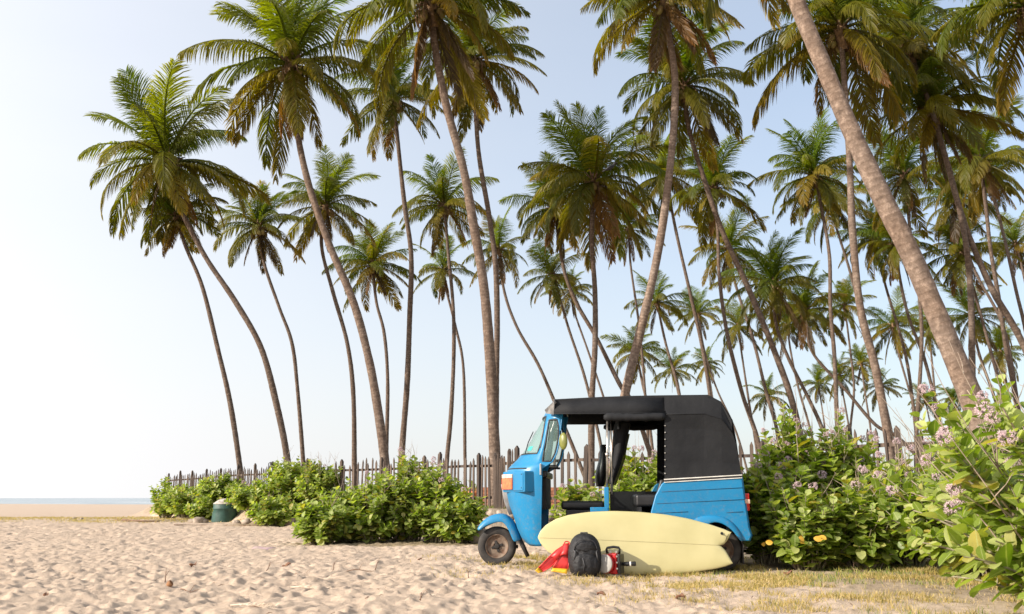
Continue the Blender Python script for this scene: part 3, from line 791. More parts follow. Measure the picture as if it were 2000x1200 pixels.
# retaining wall of stones below the fence
def stone_mesh(seed, sx, sy, sz, seg=8, rings_=6):
    r = random.Random(seed); mb = MB(); rows = []
    ph = [r.uniform(0, 6) for _ in range(6)]
    for i in range(rings_+1):
        t = PI*i/rings_; row = []
        for k in range(seg):
            a = 2*PI*k/seg
            v = Vector((math.sin(t)*math.cos(a), math.sin(t)*math.sin(a), math.cos(t)))
            v = Vector([math.copysign(abs(c)**0.7, c) for c in v])
            n = 1 + 0.12*math.sin(3*v.x+ph[0]) + 0.1*math.sin(4*v.y+ph[1]) + 0.1*math.sin(5*v.z+ph[2])
            row.append((v.x*sx*n, v.y*sy*n, v.z*sz*n))
        rows.append(row)
    mb.grid(rows, close=True)
    me = bpy.data.meshes.new('stone'); me.from_pydata(mb.v, [], mb.f); me.materials.append(M_STONE)
    me.polygons.foreach_set('use_smooth', [True]*len(me.polygons)); me.update(); return me
STONES = [stone_mesh(i, 0.15, 0.09, 0.085) for i in range(6)]
wx0, wx1 = -1.6, 3.2
wroot = empty('stone_wall', (wx0, np.interp(wx0, FX, FY)-0.5, 0))
tag(wroot, 'low rough stone retaining wall below the picket fence behind the rickshaw', 'wall')
r = random.Random(3); wo_ = Vector(wroot.location)
x = wx0
core = MB(); cpts = []
while x < wx1:
    yy = float(np.interp(x, FX, FY)) - 0.47; cpts.append((x, yy)); x += 0.23
for (xa, ya), (xb, yb) in zip(cpts, cpts[1:]):
    a = Vector((xa, ya, 0))-wo_; b = Vector((xb, yb, 0))-wo_
    core.add([a+Vector((0,0,-0.1)), b+Vector((0,0,-0.1)), b+Vector((0,.2,-0.1)), a+Vector((0,.2,-0.1)), a+Vector((0,0,.5)), b+Vector((0,0,.5)), b+Vector((0,.2,.5)), a+Vector((0,.2,.5))],
             [(0,1,5,4),(4,5,6,7),(2,3,7,6)])
core.build('mortar_core', M_MORTAR, wroot, weld=0.001)
for (xa, ya) in cpts:
    for lv in range(3):
        o = link_mesh('stone', r.choice(STONES), None, wroot)
        o.location = Vector((xa + (0.11 if lv % 2 else 0) + r.uniform(-.02, .02), ya-0.02, 0.06+lv*0.17+r.uniform(-.01, .01))) - wo_
        sl = math.atan2(np.interp(xa+0.1, FX, FY)-np.interp(xa-0.1, FX, FY), 0.2)
        o.rotation_euler = (r.uniform(-.2, .2), r.uniform(-.2, .2), sl*0.9); o.scale = (r.uniform(.75, 1.0), 1, r.uniform(.8, 1.05))

# ---------------------------------------------------------------- shrubs
_mid = [(0, 0, 0), (.22, 0, -.015), (.46, 0, -.03), (.70, 0, -.035), (.89, 0, -.03), (1.0, 0, -.02)]
_sid = [(.05, .10, .02), (.22, .235, .06), (.46, .315, .08), (.70, .30, .07), (.89, .185, .03)]
LEAF_V = np.array(_mid + _sid + [(a, -b, c) for a, b, c in _sid], float)
LEAF_F = [(0,1,7,6),(1,2,8,7),(2,3,9,8),(3,4,10,9),(4,5,10,10),(0,11,12,1),(1,12,13,2),(2,13,14,3),(3,14,15,4),(4,15,5,5)]
LEAF_F = [f if f[2] != f[3] else f[:3] for f in LEAF_F]
LEAF_RIB = [0.0]*6 + [0.8, 1, 1, 1, 1]*2
def set_rib(me, vals):
    a = me.attributes.new('rib', 'FLOAT', 'POINT'); a.data.foreach_set('value', np.asarray(vals, dtype=np.float32))
def leaf_mesh(curl):
    v = LEAF_V.copy(); v[:, 2] -= curl*v[:, 0]**2; v[:, 1] *= 1.18
    me = bpy.data.meshes.new('leaf'); me.from_pydata([tuple(p) for p in v], [], LEAF_F); me.materials.append(M_LEAF); set_rib(me, LEAF_RIB)
    me.polygons.foreach_set('use_smooth', [True]*len(me.polygons)); me.update(); return me
LEAVES = [leaf_mesh(c) for c in (0.05, 0.18, 0.32)]
def flower_mesh(seed):
    r = random.Random(seed); mb = MB()
    for i in range(44):
        u = r.uniform(-0.5, 1); a = r.uniform(0, 6.28); s = math.sqrt(max(0, 1-u*u))
        p = Vector((s*math.cos(a), s*math.sin(a), u))*0.036*r.uniform(.7, 1.15)
        nrm = p.normalized(); t1 = nrm.orthogonal().normalized(); t2 = nrm.cross(t1)
        k = r.uniform(0.008, 0.0125); b0 = len(mb.v)
        mb.v.append(tuple(p + nrm*0.004))
        for j in range(10):
            rr_ = k if j % 2 == 0 else k*0.5
            mb.v.append(tuple(p + (t1*math.cos(j*PI/5) + t2*math.sin(j*PI/5))*rr_ + nrm*(0.012 if j % 2 == 0 else 0)))
        for j in range(10): mb.f.append((b0, b0+1+j, b0+1+(j+1) % 10)); mb.m.append(0)
    me = bpy.data.meshes.new('flower_cluster'); me.from_pydata(mb.v, [], mb.f); me.materials.append(M_FLOWER); me.update(); return me
FLOWERS = [flower_mesh(i) for i in range(3)]

def shrub(label, x, y, H, R, nstem, ll, n_parts=300, flowers=8, seed=0, lean=(0, 0), group='crown flower shrubs', stem_parts=False, twigs=6, tipbias=0.0, name='flowering_shrub', topleaf=None):
    r = random.Random(seed); ll *= 1.22
    z0 = base_z(x, y)
    root = empty(name, (x, y, z0)); tag(root, label, 'shrub', group)
    items = []; tips = []; sm = MB(); nst = 0
    def leafs(path, start, scale):
        d_acc = 0; ang = r.uniform(0, 6.28); L_ = len(path)
        for i in range(int(L_*start), L_-1):
            a, b = path[i], path[i+1]; t = (b-a).normalized()
            f = i/(L_-1)
            d_acc += (b-a).length
            if d_acc < ll*0.30: continue
            d_acc = 0; ang += PI/2 + r.uniform(-0.3, 0.3)
            s1 = t.orthogonal().normalized(); s2 = t.cross(s1)
            for sg in (0, PI):
                if r.random() < 0.08: continue
                side = s1*math.cos(ang+sg) + s2*math.sin(ang+sg)
                dr = (side + t*(0.35+0.6*f) + Vector((0, 0, r.uniform(-0.15, 0.3)))).normalized()
                nz = (Vector((0, 0, 1)) + t*0.5 - side*0.3 + Vector((r.uniform(-.35, .35), r.uniform(-.35, .35), 0)))
                nz = (nz - dr*nz.dot(dr)).normalized()
                k = ll*r.uniform(0.7, 1.12)*(1 - 0.55*max(0, (f-0.75)/0.25))*scale
                p = a
                if p.z + z0 < ground_soft(p.x+x, p.y+y) + 0.03: continue
                items.append((p, dr, nz, k))
    def ground_soft(a, b): return base_z(a, b)
    for k in range(nstem):
        az = r.uniform(0, 6.28); rad = math.sqrt(r.random())
        hh = r.uniform(0.52, 1.06)*(1-0.34*rad*rad)
        if r.random() < 0.38: hh *= r.uniform(0.35, 0.7)         # low skirts keep the foot leafy
        base = Vector((math.cos(az)*0.28*R*rad, math.sin(az)*0.28*R*rad, -0.05))
        tip = Vector((math.cos(az)*R*rad + lean[0]*hh, math.sin(az)*R*rad + lean[1]*hh, H*hh))
        ctrl = base.lerp(tip, 0.5) + Vector((-math.cos(az)*R*0.12, -math.sin(az)*R*0.12, H*0.12))
        n = 26
        path = []
        wob = Vector((r.uniform(-1, 1), r.uniform(-1, 1), 0))*0.03
        for i in range(n+1):
            t = i/n
            path.append(base*(1-t)**2 + ctrl*2*t*(1-t) + tip*t*t + wob*math.sin(t*6))
        rs = [0.011*(1-0.7*i/n)*min(1.3, H) for i in range(n+1)]
        if stem_parts:
            s = MB(); s.tube(path[::2], rs[::2], 5, cap=False); s.build('stem', M_STEM if r.random() < .7 else M_DRYSTEM, root, smooth=True, fix=False)
        else: sm.tube(path[::2], rs[::2], 4, cap=False)
        leafs(path, 0.12 + 0.15*r.random(), 1.0); tips.append((path[-1], (path[-1]-path[-3]).normalized()))
        for _ in range(2):
            i0 = r.randrange(6, 20); p0 = path[i0]; t = (path[i0+1]-path[i0]).normalized()
            sd_ = Vector((r.uniform(-1, 1), r.uniform(-1, 1), r.uniform(0.1, .8))).normalized()
            Lb = r.uniform(0.12, 0.32)*min(1.2, H)
            bp = [p0 + (t*0.5+sd_*0.7)*Lb*j/8 + Vector((0, 0, 0.25*Lb*(j/8)**2)) for j in range(9)]
            sm.tube(bp[::2], [0.006, 0.005, 0.0045, 0.004, 0.003], 4, cap=False)
            leafs(bp, 0.1, 0.85); tips.append((bp[-1], (bp[-1]-bp[-3]).normalized()))
    if sm.v:
        o = sm.build('stems', M_STEM, root, smooth=True, fix=False); o['kind'] = 'stuff'
    for k in range(twigs):                                         # dead leafless stems
        az = r.uniform(0, 6.28); rad = r.uniform(0, .9)*R
        a = Vector((math.cos(az)*rad*.4, math.sin(az)*rad*.4, 0)); b = Vector((math.cos(az)*rad+lean[0], math.sin(az)*rad+lean[1], H*r.uniform(.8, 1.2)))
        tw = MB(); P_ = [a.lerp(b, i/7) + Vector((r.uniform(-1, 1), r.uniform(-1, 1), 0))*0.02 for i in range(8)]
        tw.tube(P_, [0.007*(1-i/9) for i in range(8)], 4, cap=False)
        for _ in range(3):
            i0 = r.randrange(3, 7); e_ = P_[i0] + Vector((r.uniform(-.15, .15), r.uniform(-.15, .15), r.uniform(.08, .28)))
            tw.tube([P_[i0], P_[i0].lerp(e_, .5)+Vector((.01, 0, 0)), e_], [.004, .003, .0015], 4, cap=False)
        tw.build('dead_stem', M_DRYSTEM, root, smooth=True, fix=False)
    # the leaves nearest to the front show largest: those are objects, the rest one mass
    items.sort(key=lambda it: it[0].y + r.uniform(-0.25, 0.25)*R)
    for (p, d, nz, k) in items[:n_parts]:
        o = bpy.data.objects.new('leaf', LEAVES[r.randrange(3)]); COL.objects.link(o); o.parent = root
        M_ = Matrix((d, nz.cross(d), nz)).transposed().to_4x4()
        M_.translation = p
        o.matrix_local = M_ @ Matrix.Scale(k, 4)
    rest = items[n_parts:]
    if rest:
        D = np.array([it[1] for it in rest]); Nz = np.array([it[2] for it in rest]); Pp = np.array([it[0] for it in rest]); K = np.array([it[3] for it in rest])
        S = np.cross(Nz, D)
        v = LEAF_V.copy(); v[:, 2] -= 0.15*v[:, 0]**2; v[:, 1] *= 1.18
        vv = Pp[:, None, :] + K[:, None, None]*(v[None, :, 0:1]*D[:, None, :] + v[None, :, 1:2]*S[:, None, :] + v[None, :, 2:3]*Nz[:, None, :])
        nl = len(rest); nv = len(v)
        fa = [tuple(i+q*nv for i in f) for q in range(nl) for f in LEAF_F]
        me = bpy.data.meshes.new('foliage'); me.from_pydata(vv.reshape(-1, 3).tolist(), [], fa); set_rib(me, LEAF_RIB*nl)
        me.materials.append(M_LEAF); me.polygons.foreach_set('use_smooth', [True]*len(me.polygons))
        t = me.attributes.new('tint', 'FLOAT', 'FACE'); t.data.foreach_set('value', np.repeat(RNG.random(nl), len(LEAF_F)).astype(np.float32))
        me.update(); o = link_mesh('foliage', me, None, root); o['kind'] = 'stuff'
    r.shuffle(tips); tips.sort(key=lambda t: -t[0].z + r.uniform(-.5, .5)*H)
    for (p, t) in tips[:flowers]:
        o = bpy.data.objects.new('flower_cluster', r.choice(FLOWERS)); COL.objects.link(o); o.parent = root
        o.location = p + t*0.02; o.rotation_mode = 'QUATERNION'; o.rotation_quaternion = (t+Vector((0, 0, .6))).to_track_quat('Z', 'Y'); k = r.uniform(.8, 1.25); o.scale = (k, k, k)
    return root

def sh(label, px, Y, top, Rpx, **kw):
    """a shrub whose middle is seen in column px at distance Y and whose top is seen in row top"""
    x = gx(px, Y); z0 = base_z(x, Y); H = at(px, top, Y).z - z0
    return shrub(label, x, Y, H, Rpx*Y/F, **kw)
G1 = 'green shrubs in front of the left fence'
sh('small shrub at the far left end of the hedge, beyond the fence post', 322, 34, 930, 34, nstem=50, ll=.15, n_parts=0, flowers=0, seed=11, group=G1, twigs=2)
sh('low green shrub left of the green drum by the fence end', 366, 33, 942, 56, nstem=90, ll=.15, n_parts=0, flowers=0, seed=12, group=G1, twigs=3)
sh('rounded green shrub just behind the green drum', 432, 31, 925, 58, nstem=100, ll=.15, n_parts=0, flowers=2, seed=13, group=G1, twigs=4)
sh('spreading green shrub just right of the green drum', 497, 28, 935, 60, nstem=100, ll=.15, n_parts=0, flowers=3, seed=14, group=G1, twigs=4)
sh('tall spiky shrub in front of the palm foot, left of the bare twigs', 562, 26, 888, 54, nstem=110, ll=.15, n_parts=0, flowers=2, seed=15, group=G1, twigs=4)
sh('shrub with bare twigs between the spiky shrub and the big left bush', 622, 25, 897, 52, nstem=90, ll=.14, n_parts=0, flowers=2, seed=16, group=G1, twigs=26)
sh('low shrub close behind the right side of the green drum', 478, 29.6, 975, 40, nstem=60, ll=.14, n_parts=0, flowers=0, seed=18, group=G1, twigs=3)
sh('low shrub close behind the left side of the green drum', 398, 30.4, 968, 40, nstem=60, ll=.14, n_parts=0, flowers=0, seed=19, group=G1, twigs=3)
sh('low shrub filling the gap behind the grey branch', 535, 24.8, 965, 56, nstem=80, ll=.14, n_parts=0, flowers=1, seed=17, group=G1, twigs=4)
G2 = 'bushes left of the rickshaw'
sh('leafy bush at the left end of the big clump by open sand', 632, 15.4, 968, 62, nstem=90, ll=.125, flowers=0, seed=21, group=G2, twigs=2)
sh('leafy bush in the big clump rising just behind its left end', 676, 16.0, 938, 66, nstem=100, ll=.125, flowers=1, seed=26, group=G2, twigs=6)
sh('leafy bush second from left in the big clump', 728, 15.7, 930, 70, nstem=105, ll=.125, flowers=2, seed=22, group=G2, twigs=8)
sh('tallest bush of the big clump left of the rickshaw', 795, 16.0, 882, 74, nstem=110, ll=.125, flowers=4, seed=23, group=G2, twigs=14)
sh('bush of the big clump with bare stems rising beside the tallest', 852, 15.7, 912, 64, nstem=90, ll=.125, flowers=4, seed=24, group=G2, twigs=8)
sh('dark green bush next to the rickshaw front wheel', 896, 15.3, 955, 54, nstem=80, ll=.12, flowers=1, seed=25, group=G2, twigs=3)
G3 = 'bushes behind the rickshaw'
sh('low bush seen through the cab door opening', 1130, 14.2, 935, 52, nstem=44, ll=.13, n_parts=200, flowers=6, seed=31, group=G3, twigs=4)
sh('sunlit bush seen through the passenger opening', 1235, 13.6, 862, 58, nstem=60, ll=.13, n_parts=300, flowers=8, seed=32, group=G3, twigs=6)
sh('bush half hidden behind the rickshaw rear panel', 1320, 13.2, 860, 60, nstem=60, ll=.13, n_parts=200, flowers=6, seed=33, group=G3, twigs=4)
G4 = 'flowering bushes right of the rickshaw'
sh('leafy bush touching the rickshaw tail light', 1497, 10.6, 880, 62, nstem=70, ll=.13, flowers=8, seed=41, group=G4, twigs=4)
sh('tall flowering bush just right of the rickshaw', 1558, 11.2, 795, 72, nstem=105, ll=.135, flowers=22, seed=42, group=G4, twigs=8, stem_parts=True)
sh('bush with yellow withered leaves low in front of the tall flowering ones', 1575, 9.85, 930, 84, nstem=80, ll=.125, flowers=3, seed=43, group=G4, twigs=4, stem_parts=True)
sh('tall flowering bush in the middle of the right hedge', 1660, 11.4, 810, 78, nstem=110, ll=.135, flowers=24, seed=44, group=G4, twigs=10, stem_parts=True)
sh('dark bush low in the middle of the right hedge', 1690, 9.95, 930, 86, nstem=90, ll=.13, flowers=6, seed=45, group=G4, twigs=8, stem_parts=True)
sh('bush between the hedge and the nearest bush at right', 1775, 10.3, 875, 78, nstem=90, ll=.13, flowers=14, seed=46, group=G4, twigs=8)
sh('flowering bush behind the nearest bush, against the fence', 1880, 10.6, 840, 90, nstem=100, ll=.13, flowers=18, seed=47, group=G4, twigs=8)
G5 = 'nearest bushes at the right edge'
shrub('nearest large leaved bush leaning in at the right edge', 3.32, 5.2, 1.32, 0.98, 44, .13, 300, 24, 51, (-0.55, 0.0), G5, True, 18)
shrub('tall flowering bush at the right edge behind the nearest one', 4.05, 6.7, 1.62, 1.05, 62, .135, 300, 26, 52, (-0.45, 0.0), G5, True, 8)
shrub('dense leafy bush at right between the nearest bush and hedge', 4.35, 8.6, 1.40, 0.9, 66, .135, 300, 18, 53, (-0.2, 0), G5, True, 6)

M_YLEAF = surf('withered_leaf', (0.60, 0.36, 0.03), (0.36, 0.20, 0.03), 0.5, 30)
_sh = [o for o in COL.objects if o.get('label', '').startswith('bush with yellow withered')][0]
_yl = LEAVES[1].copy(); _yl.materials.clear(); _yl.materials.append(M_YLEAF)
_r = random.Random(8)
for (px_, py_, n_) in ((1572, 1054, 4), (1500, 1056, 2), (1588, 1051, 3)):
    for _ in range(n_):
        o = bpy.data.objects.new('leaf', _yl); COL.objects.link(o); o.parent = _sh
        o['label'] = 'withered yellow leaf'
        q = at(px_ + _r.uniform(-15, 15), py_ + _r.uniform(-8, 8), 9.42 + _r.uniform(-.05, .05)) - _sh.location
        o.location = q; k = _r.uniform(.05, .08); o.scale = (k, k, k); o.rotation_euler = (_r.uniform(.5, 1.8), _r.uniform(-.5, .5), _r.uniform(-.8, .8))

# scrub beyond the fence
for k, (px, Y, top) in enumerate([(1620, 30, 905), (1860, 34, 815), (1760, 44, 880), (1960, 28, 860)]):
    sh(['grey green scrub far behind the middle of the right hedge', 'dark scrub behind the fence near the thick trunk foot', 'far scrub behind the fence left of the thick trunk', 'scrub behind the fence at the right edge'][k], px, Y, top, 45, nstem=50, ll=.22, n_parts=0, flowers=0, seed=60+k, group='scrub behind the fence', twigs=2)

# ---------------------------------------------------------------- auto rickshaw
AY = math.radians(5.5)
TO = Vector((1.2, 9.64, 0.0))
TU = Vector((math.cos(AY), -math.sin(AY), 0)); TV = Vector((math.sin(AY), math.cos(AY), 0))
def P(px, py, v=0.0):
    """local point (u, v, z) of the vehicle seen at a photo position, on its lengthwise plane v"""
    d = ray(px, py); c = Vector((0, 0, EYE)) - TO
    t = (v - c.dot(TV))/d.dot(TV); w = c + d*t
    return Vector((w.dot(TU), v, w.z))
tuk = empty('auto_rickshaw', TO, -AY)
tag(tuk, 'blue three wheeled auto rickshaw with black canvas roof parked on sand', 'auto rickshaw')
VC = 0.68; WID = 1.36

def interp(tab, x):
    xs = [t[0] for t in tab]; ys = [t[1] for t in tab]; return float(np.interp(x, xs, ys))
NOSE = [(797,1068),(812,1060),(830,1050),(850,1039),(870,1027),(886,1017),(895,1010),(902,1003),(908,997),(915,991),(930,989),(960,989),(985,994),(1010,1003),(1040,1012),(1058,1021),(1067,1034)]
E0 = [(797,1101),(812,1098),(830,1096),(850,1094),(870,1091),(886,1087),(902,1079),(908,1070),(915,1058),(1067,1056)]
E1 = [(797,1085),(812,1086),(820,1088),(830,1091),(850,1091),(870,1088),(886,1084),(902,1076),(908,1067),(915,1054),(1067,1053)]
E2 = [(797,1077),(812,1074),(830,1071),(850,1068),(870,1065),(886,1062),(902,1060),(908,1056),(915,1046),(1067,1050)]
E3 = [(797,1073),(812,1067),(830,1064),(850,1061),(870,1056),(886,1050),(902,1044),(908,1038),(915,1030),(1067,1047)]
HW = [(797,0.57),(850,0.60),(915,0.66),(985,0.65),(1040,0.60),(1067,0.56)]
PE = 2.3
rows_py = [797, 804, 812, 816, 820, 826, 834, 842, 850, 858, 866, 874, 880, 886, 890, 896, 902, 908, 915, 925, 940, 960, 985, 1010, 1035, 1052, 1062, 1067]
def shell_row(py):
    hw = interp(HW, py); v0 = VC - hw
    z = P(1060, py, v0).z
    ue = [P(interp(E, py), py, v0 + k).u if False else P(interp(E, py), py, v0 + k).x for E, k in ((E0, 0), (E1, 0.0), (E2, 0.03), (E3, 0.08))]
    un = P(interp(NOSE, py), py, VC*0.75).x
    ub = ue[0]
    def t_of(u): return max(0.0, 1 - max(0.0, (ub-u)/(ub-un))**PE)**(1/PE)
    ts = [1.0, None, None, None]
    cols = []
    us = []
    for a, b, n in ((0, 1, 2), (1, 2, 4), (2, 3, 2)):
        for k in range(n): us.append(ue[a] + (ue[b]-ue[a])*k/n)
    half = [(u, t_of(u)) for u in us]
    t3 = t_of(ue[3])
    for k in range(9):
        t = t3*(1-k/8)
        half.append((ub - (ub-un)*(1-t**PE)**(1/PE), t))
    near = [Vector((u, VC-hw*t, z)) for u, t in half]
    far = [Vector((u, VC+hw*t, z)) for u, t in half[:-1]]
    return near + far[::-1]
SH = [shell_row(p) for p in rows_py]
NC = len(SH[0])
def region(i, j):
    py0, py1 = rows_py[i], rows_py[i+1]
    jj = j if j < NC//2 else NC-2-j
    if 2 <= jj < 6 and py0 >= 820 and py1 <= 902: return 'side'
    if jj >= 8 and py0 >= 812 and py1 <= 886: return 'wind'
    return 'body'
body, wind, sideN, sideF = MB(), MB(), MB(), MB()
for i in range(len(SH)-1):
    for j in range(NC-1):
        q = [SH[i][j], SH[i][j+1], SH[i+1][j+1], SH[i+1][j]]
        rg = region(i, j); tgt = body if rg == 'body' else wind if rg == 'wind' else (sideN if j < NC//2 else sideF)
        tgt.add(q, [(0, 1, 2, 3)])
cab = body.build('cab_shell', M_BLUE, tuk, smooth=True, weld=0.0005, solid=0.014)
wn_ = wind.build('windshield', M_GLASS, tuk, smooth=True, weld=0.0005)
for s_ in (sideN, sideF): s_.build('side_window', M_GLASS, tuk, smooth=True, weld=0.0005)
ri = {p: i for i, p in enumerate(rows_py)}
def ring_from(r0, r1, c0, c1):
    a = [SH[i][c0] for i in range(r0, r1+1)] + [SH[r1][j] for j in range(c0+1, c1+1)] + [SH[i][c1] for i in range(r1-1, r0-1, -1)] + [SH[r0][j] for j in range(c1-1, c0-1, -1)]
    return a
g = MB().tube(ring_from(ri[812], ri[886], 8, NC-9), 0.013, 6, cap=False); g.build('windshield_seal', M_GASKET, tuk, smooth=True)
for c0, c1 in ((2, 6), (NC-7, NC-3)):
    MB().tube(ring_from(ri[820], ri[902], c0, c1), 0.011, 6, cap=False).build('window_seal', M_GASKET, tuk, smooth=True)
# black bead along the belt line and edge of door opening
bead = MB(); bi = ri[915]
bead.tube([p + Vector((0, 0, 0.0)) for p in SH[bi][8:NC-8]], 0.009, 6); bead.build('belt_bead', M_GASKET, tuk, smooth=True)
for jj in (0, NC-1):
    MB().tube([SH[i][jj] for i in range(0, len(SH))], 0.009, 6).build('door_edge', M_BLUE, tuk, smooth=True)
# sun stickers on the glass
def on_shell(px, py, side_v, off=0.006):
    return P(px, py, side_v)
def shell_at(px, py):
    """near-side shell point seen at a photo position, with outward normal"""
    i = max(k for k in range(len(rows_py)-1) if rows_py[k] <= py)
    f = (py-rows_py[i])/(rows_py[i+1]-rows_py[i])
    row = [a.lerp(b, f) for a, b in zip(SH[i], SH[i+1])][:NC//2+1]
    best = min(range(len(row)-1), key=lambda j: abs(px - proj_px(row[j].lerp(row[j+1], .5))))
    a, b = row[best], row[best+1]
    pa, pb = proj_px(a), proj_px(b); g_ = 0 if abs(pb-pa) < 1e-3 else min(1, max(0, (px-pa)/(pb-pa)))
    p = a.lerp(b, g_); t = (b-a).normalized(); up = (SH[i][best]-SH[i+1][best]).normalized()
    n = t.cross(up); n = n if n.y < 0 or n.x < -0.5 else -n
    if n.y > 0: n = -n
    return p, t, up, n.normalized()
def proj_px(p):
    w = TO + TU*p.x + TV*p.y + Vector((0, 0, p.z-EYE)); dep = w.y*cp + w.z*sp
    return 1000 + F*w.x/dep
for (px, py, w, h, m_, nm) in ((1042, 843, 0.035, 0.05, M_PALE, 'round_sticker'), (1036, 875, 0.05, 0.03, M_TEAL, 'teal_sticker')):
    p, t, up, n = shell_at(px, py); mb = MB(); c = p + n*0.004
    K = 16 if nm == 'round_sticker' else 4
    vs = []
    for k in range(K):
        a = 2*PI*(k+0.5)/K; s_ = 1 if K > 4 else 1.3
        vs.append(c + t*w*math.cos(a)*s_ + up*h*math.sin(a)*s_)
    mb.add(vs, [tuple(range(K))]); mb.build(nm, m_, tuk, fix=False)
# wipers
p0 = shell_at(1030, 884)[0]; p1 = shell_at(1037, 838)[0]
MB().tube([p0+Vector((-.02, -.02, 0)), p0.lerp(p1, .5)+Vector((-.035, -.03, 0)), p1+Vector((-.03, -.02, 0))], 0.006, 5).build('wiper', M_BLACKPLASTIC, tuk)
p0 = P(1067, 828, .12); p1 = P(1063, 850, .1); p2 = P(1058, 876, .08)
MB().tube([p0+Vector((-.02,-.02,0)), p1+Vector((-.02,-.04,0)), p2+Vector((-.01,-.03,0))], [0.006, 0.009, 0.004], 6).build('grab_handle', M_GREY, tuk, smooth=True)
# indicator housing on each front corner
def indicator(mirror):
    a, b = shell_at(990, 941)[0], shell_at(1037, 941)[0]
    t = (b-a); t.z = 0; L_ = t.length; t.normalize(); n = Vector((t.y, -t.x, 0))
    if n.y > 0: n = -n
    zt, zb = P(1010, 921, .2).z, P(1010, 962, .2).z
    m_ = shell_at(1012, 941)[0]; c = a + n*(max(0, (m_-a).dot(n)) - 0.004) + t*0.105; L_ -= 0.075
    def Mx(v):
        q = c + t*v[0] + n*v[1] + Vector((0, 0, v[2]-c.z))
        if mirror: q.y = 2*VC - q.y
        return q
    def bx(name, u0, u1, n0, n1, z0, z1, m_, par, bv=0.008):
        mb = MB(); mb.box((u0, n0, z0), (u1, n1, z1)); mb.v = [tuple(Mx(v)) for v in mb.v]
        return mb.build(name, m_, par, bevel=bv)
    h = bx('indicator_housing', -0.02, L_, -0.10, 0.022, zb, zt, M_BLUE, tuk, 0.014)
    bx('bezel', 0.0, L_-0.02, 0.018, 0.031, zb+0.018, zt-0.018, M_BLUE, h, 0.006)
    zz = zb + (zt-zb)*0.66
    bx('orange_lens', 0.005, L_*0.50, 0.026, 0.048, zb+0.03, zz, M_ORANGE, h, 0.006)
    bx('clear_lens', 0.005, L_*0.50, 0.026, 0.048, zz+0.002, zt-0.03, M_CLEAR, h, 0.006)
    for q in (zb+0.04, zt-0.04): bx('screw', L_-0.05, L_-0.04, 0.030, 0.035, q, q+0.01, M_GASKET, h, 0)
indicator(False); indicator(True)
# hinge block beside the door opening
pz0, pz1 = P(1056, 928, 0.02), P(1056, 906, 0.02)
MB().box((pz0.x-0.009, -0.012, pz0.z), (pz0.x+0.009, 0.05, pz1.z)).build('door_hinge', M_CHROME, tuk, bevel=0.004)
# grey front column and fork
a, b = P(990, 950, VC), P(997, 1004, VC)
MB().tube([a+Vector((-.0, 0, .03)), a.lerp(b, .5)+Vector((0.01, 0, 0)), b+Vector((0.03, 0, 0))], [0.07, 0.065, 0.05], 14).build('fork_cover', M_GREY, tuk, smooth=True)
wc = P(971, 1067, VC); WR = 0.212
MB().tube([P(1008, 1042, VC-.03), P(1019, 1062, VC-.05), P(1031, 1087, VC-.07)], [.03, .026, .022], 8).build('fork_arm', M_DARK, tuk, smooth=True)
MB().tube([P(1012, 1068, VC+.12), wc+Vector((0, .11, 0))], .02, 8).build('swing_arm', M_DARK, tuk, smooth=True)
# front mudguard
fen = MB(); rows_ = []
FEN = [(934,1034),(938,1026),(946,1017),(957,1009),(970,1005),(984,1004),(996,1010),(1006,1023),(1013,1038),(1019,1055)]
fp = [P(x_, y_, VC) for x_, y_ in FEN]
for i, p in enumerate(fp):
    t = (fp[min(i+1, len(fp)-1)]-fp[max(i-1, 0)]).normalized(); n = Vector((t.z, 0, -t.x)); n = -n if n.dot(p-wc) < 0 else n
    row = []
    for (vv, dn) in ((-.115, -.085), (-.112, -.04), (-.098, -.012), (-.06, 0), (0, .006), (.06, 0), (.098, -.012), (.112, -.04), (.115, -.085)):
        row.append(p + Vector((0, vv, 0)) + n*dn*(0.35+0.65*min(1, i/3)))
    rows_.append(row)
fen.grid(rows_); fen.build('front_mudguard', M_BLUE, tuk, smooth=True, solid=0.012, sub=1)
# wheels
def wheel(c, rad, wd, yaw=0.0):
    M0 = Matrix.Translation(c) @ Matrix.Rotation(yaw, 4, 'Z') @ Matrix.Rotation(PI/2, 4, 'X')     # axis: local z -> -y
    t = MB(); h = wd/2
    t.lathe([(rad*.60, -h*.72), (rad*.66, -h*.95), (rad*.82, -h), (rad*.93, -h*.86), (rad*.985, -h*.6), (rad*.97, -h*.55), (rad, -h*.3), (rad*.985, -h*.2), (rad, 0), (rad*.985, h*.2), (rad, h*.3), (rad*.97, h*.55), (rad*.985, h*.6), (rad*.93, h*.86), (rad*.82, h), (rad*.66, h*.95), (rad*.60, h*.72)], M0, 40)
    w = t.build('wheel', M_RUBBER, tuk, smooth=True)
    rm = MB(); rm.lathe([(rad*.61, -h*.7), (rad*.61, h*.78), (rad*.585, h*.82), (rad*.55, h*.7), (rad*.50, h*.4), (rad*.40, h*.30), (rad*.22, h*.42), (rad*.18, h*.42), (rad*.17, h*.30), (0.0, h*.30)], M0, 32)
    o = rm.build('rim', M_RIM, w, smooth=True)
    hb = MB()
    for k in range(4):
        a = k*PI/2 + .3
        hb.box((rad*.02, -rad*.065, h*.28), (rad*.30, rad*.065, h*.52), M0 @ Matrix.Rotation(a, 4, 'Z'))
    hb.lathe([(rad*.13, h*.3), (rad*.13, h*.62), (rad*.10, h*.68), (0, h*.68)], M0, 16)
    hb.build('hub', M_DARK, w, bevel=0.003)
    return w
wheel(wc, WR, 0.115, math.radians(4))
rc = P(1408, 1080, 0.10); rc.z = 0.205
wheel(Vector((rc.x, .14, .205)), WR, 0.12); wheel(Vector((rc.x, WID-.14, .205)), WR, 0.12)
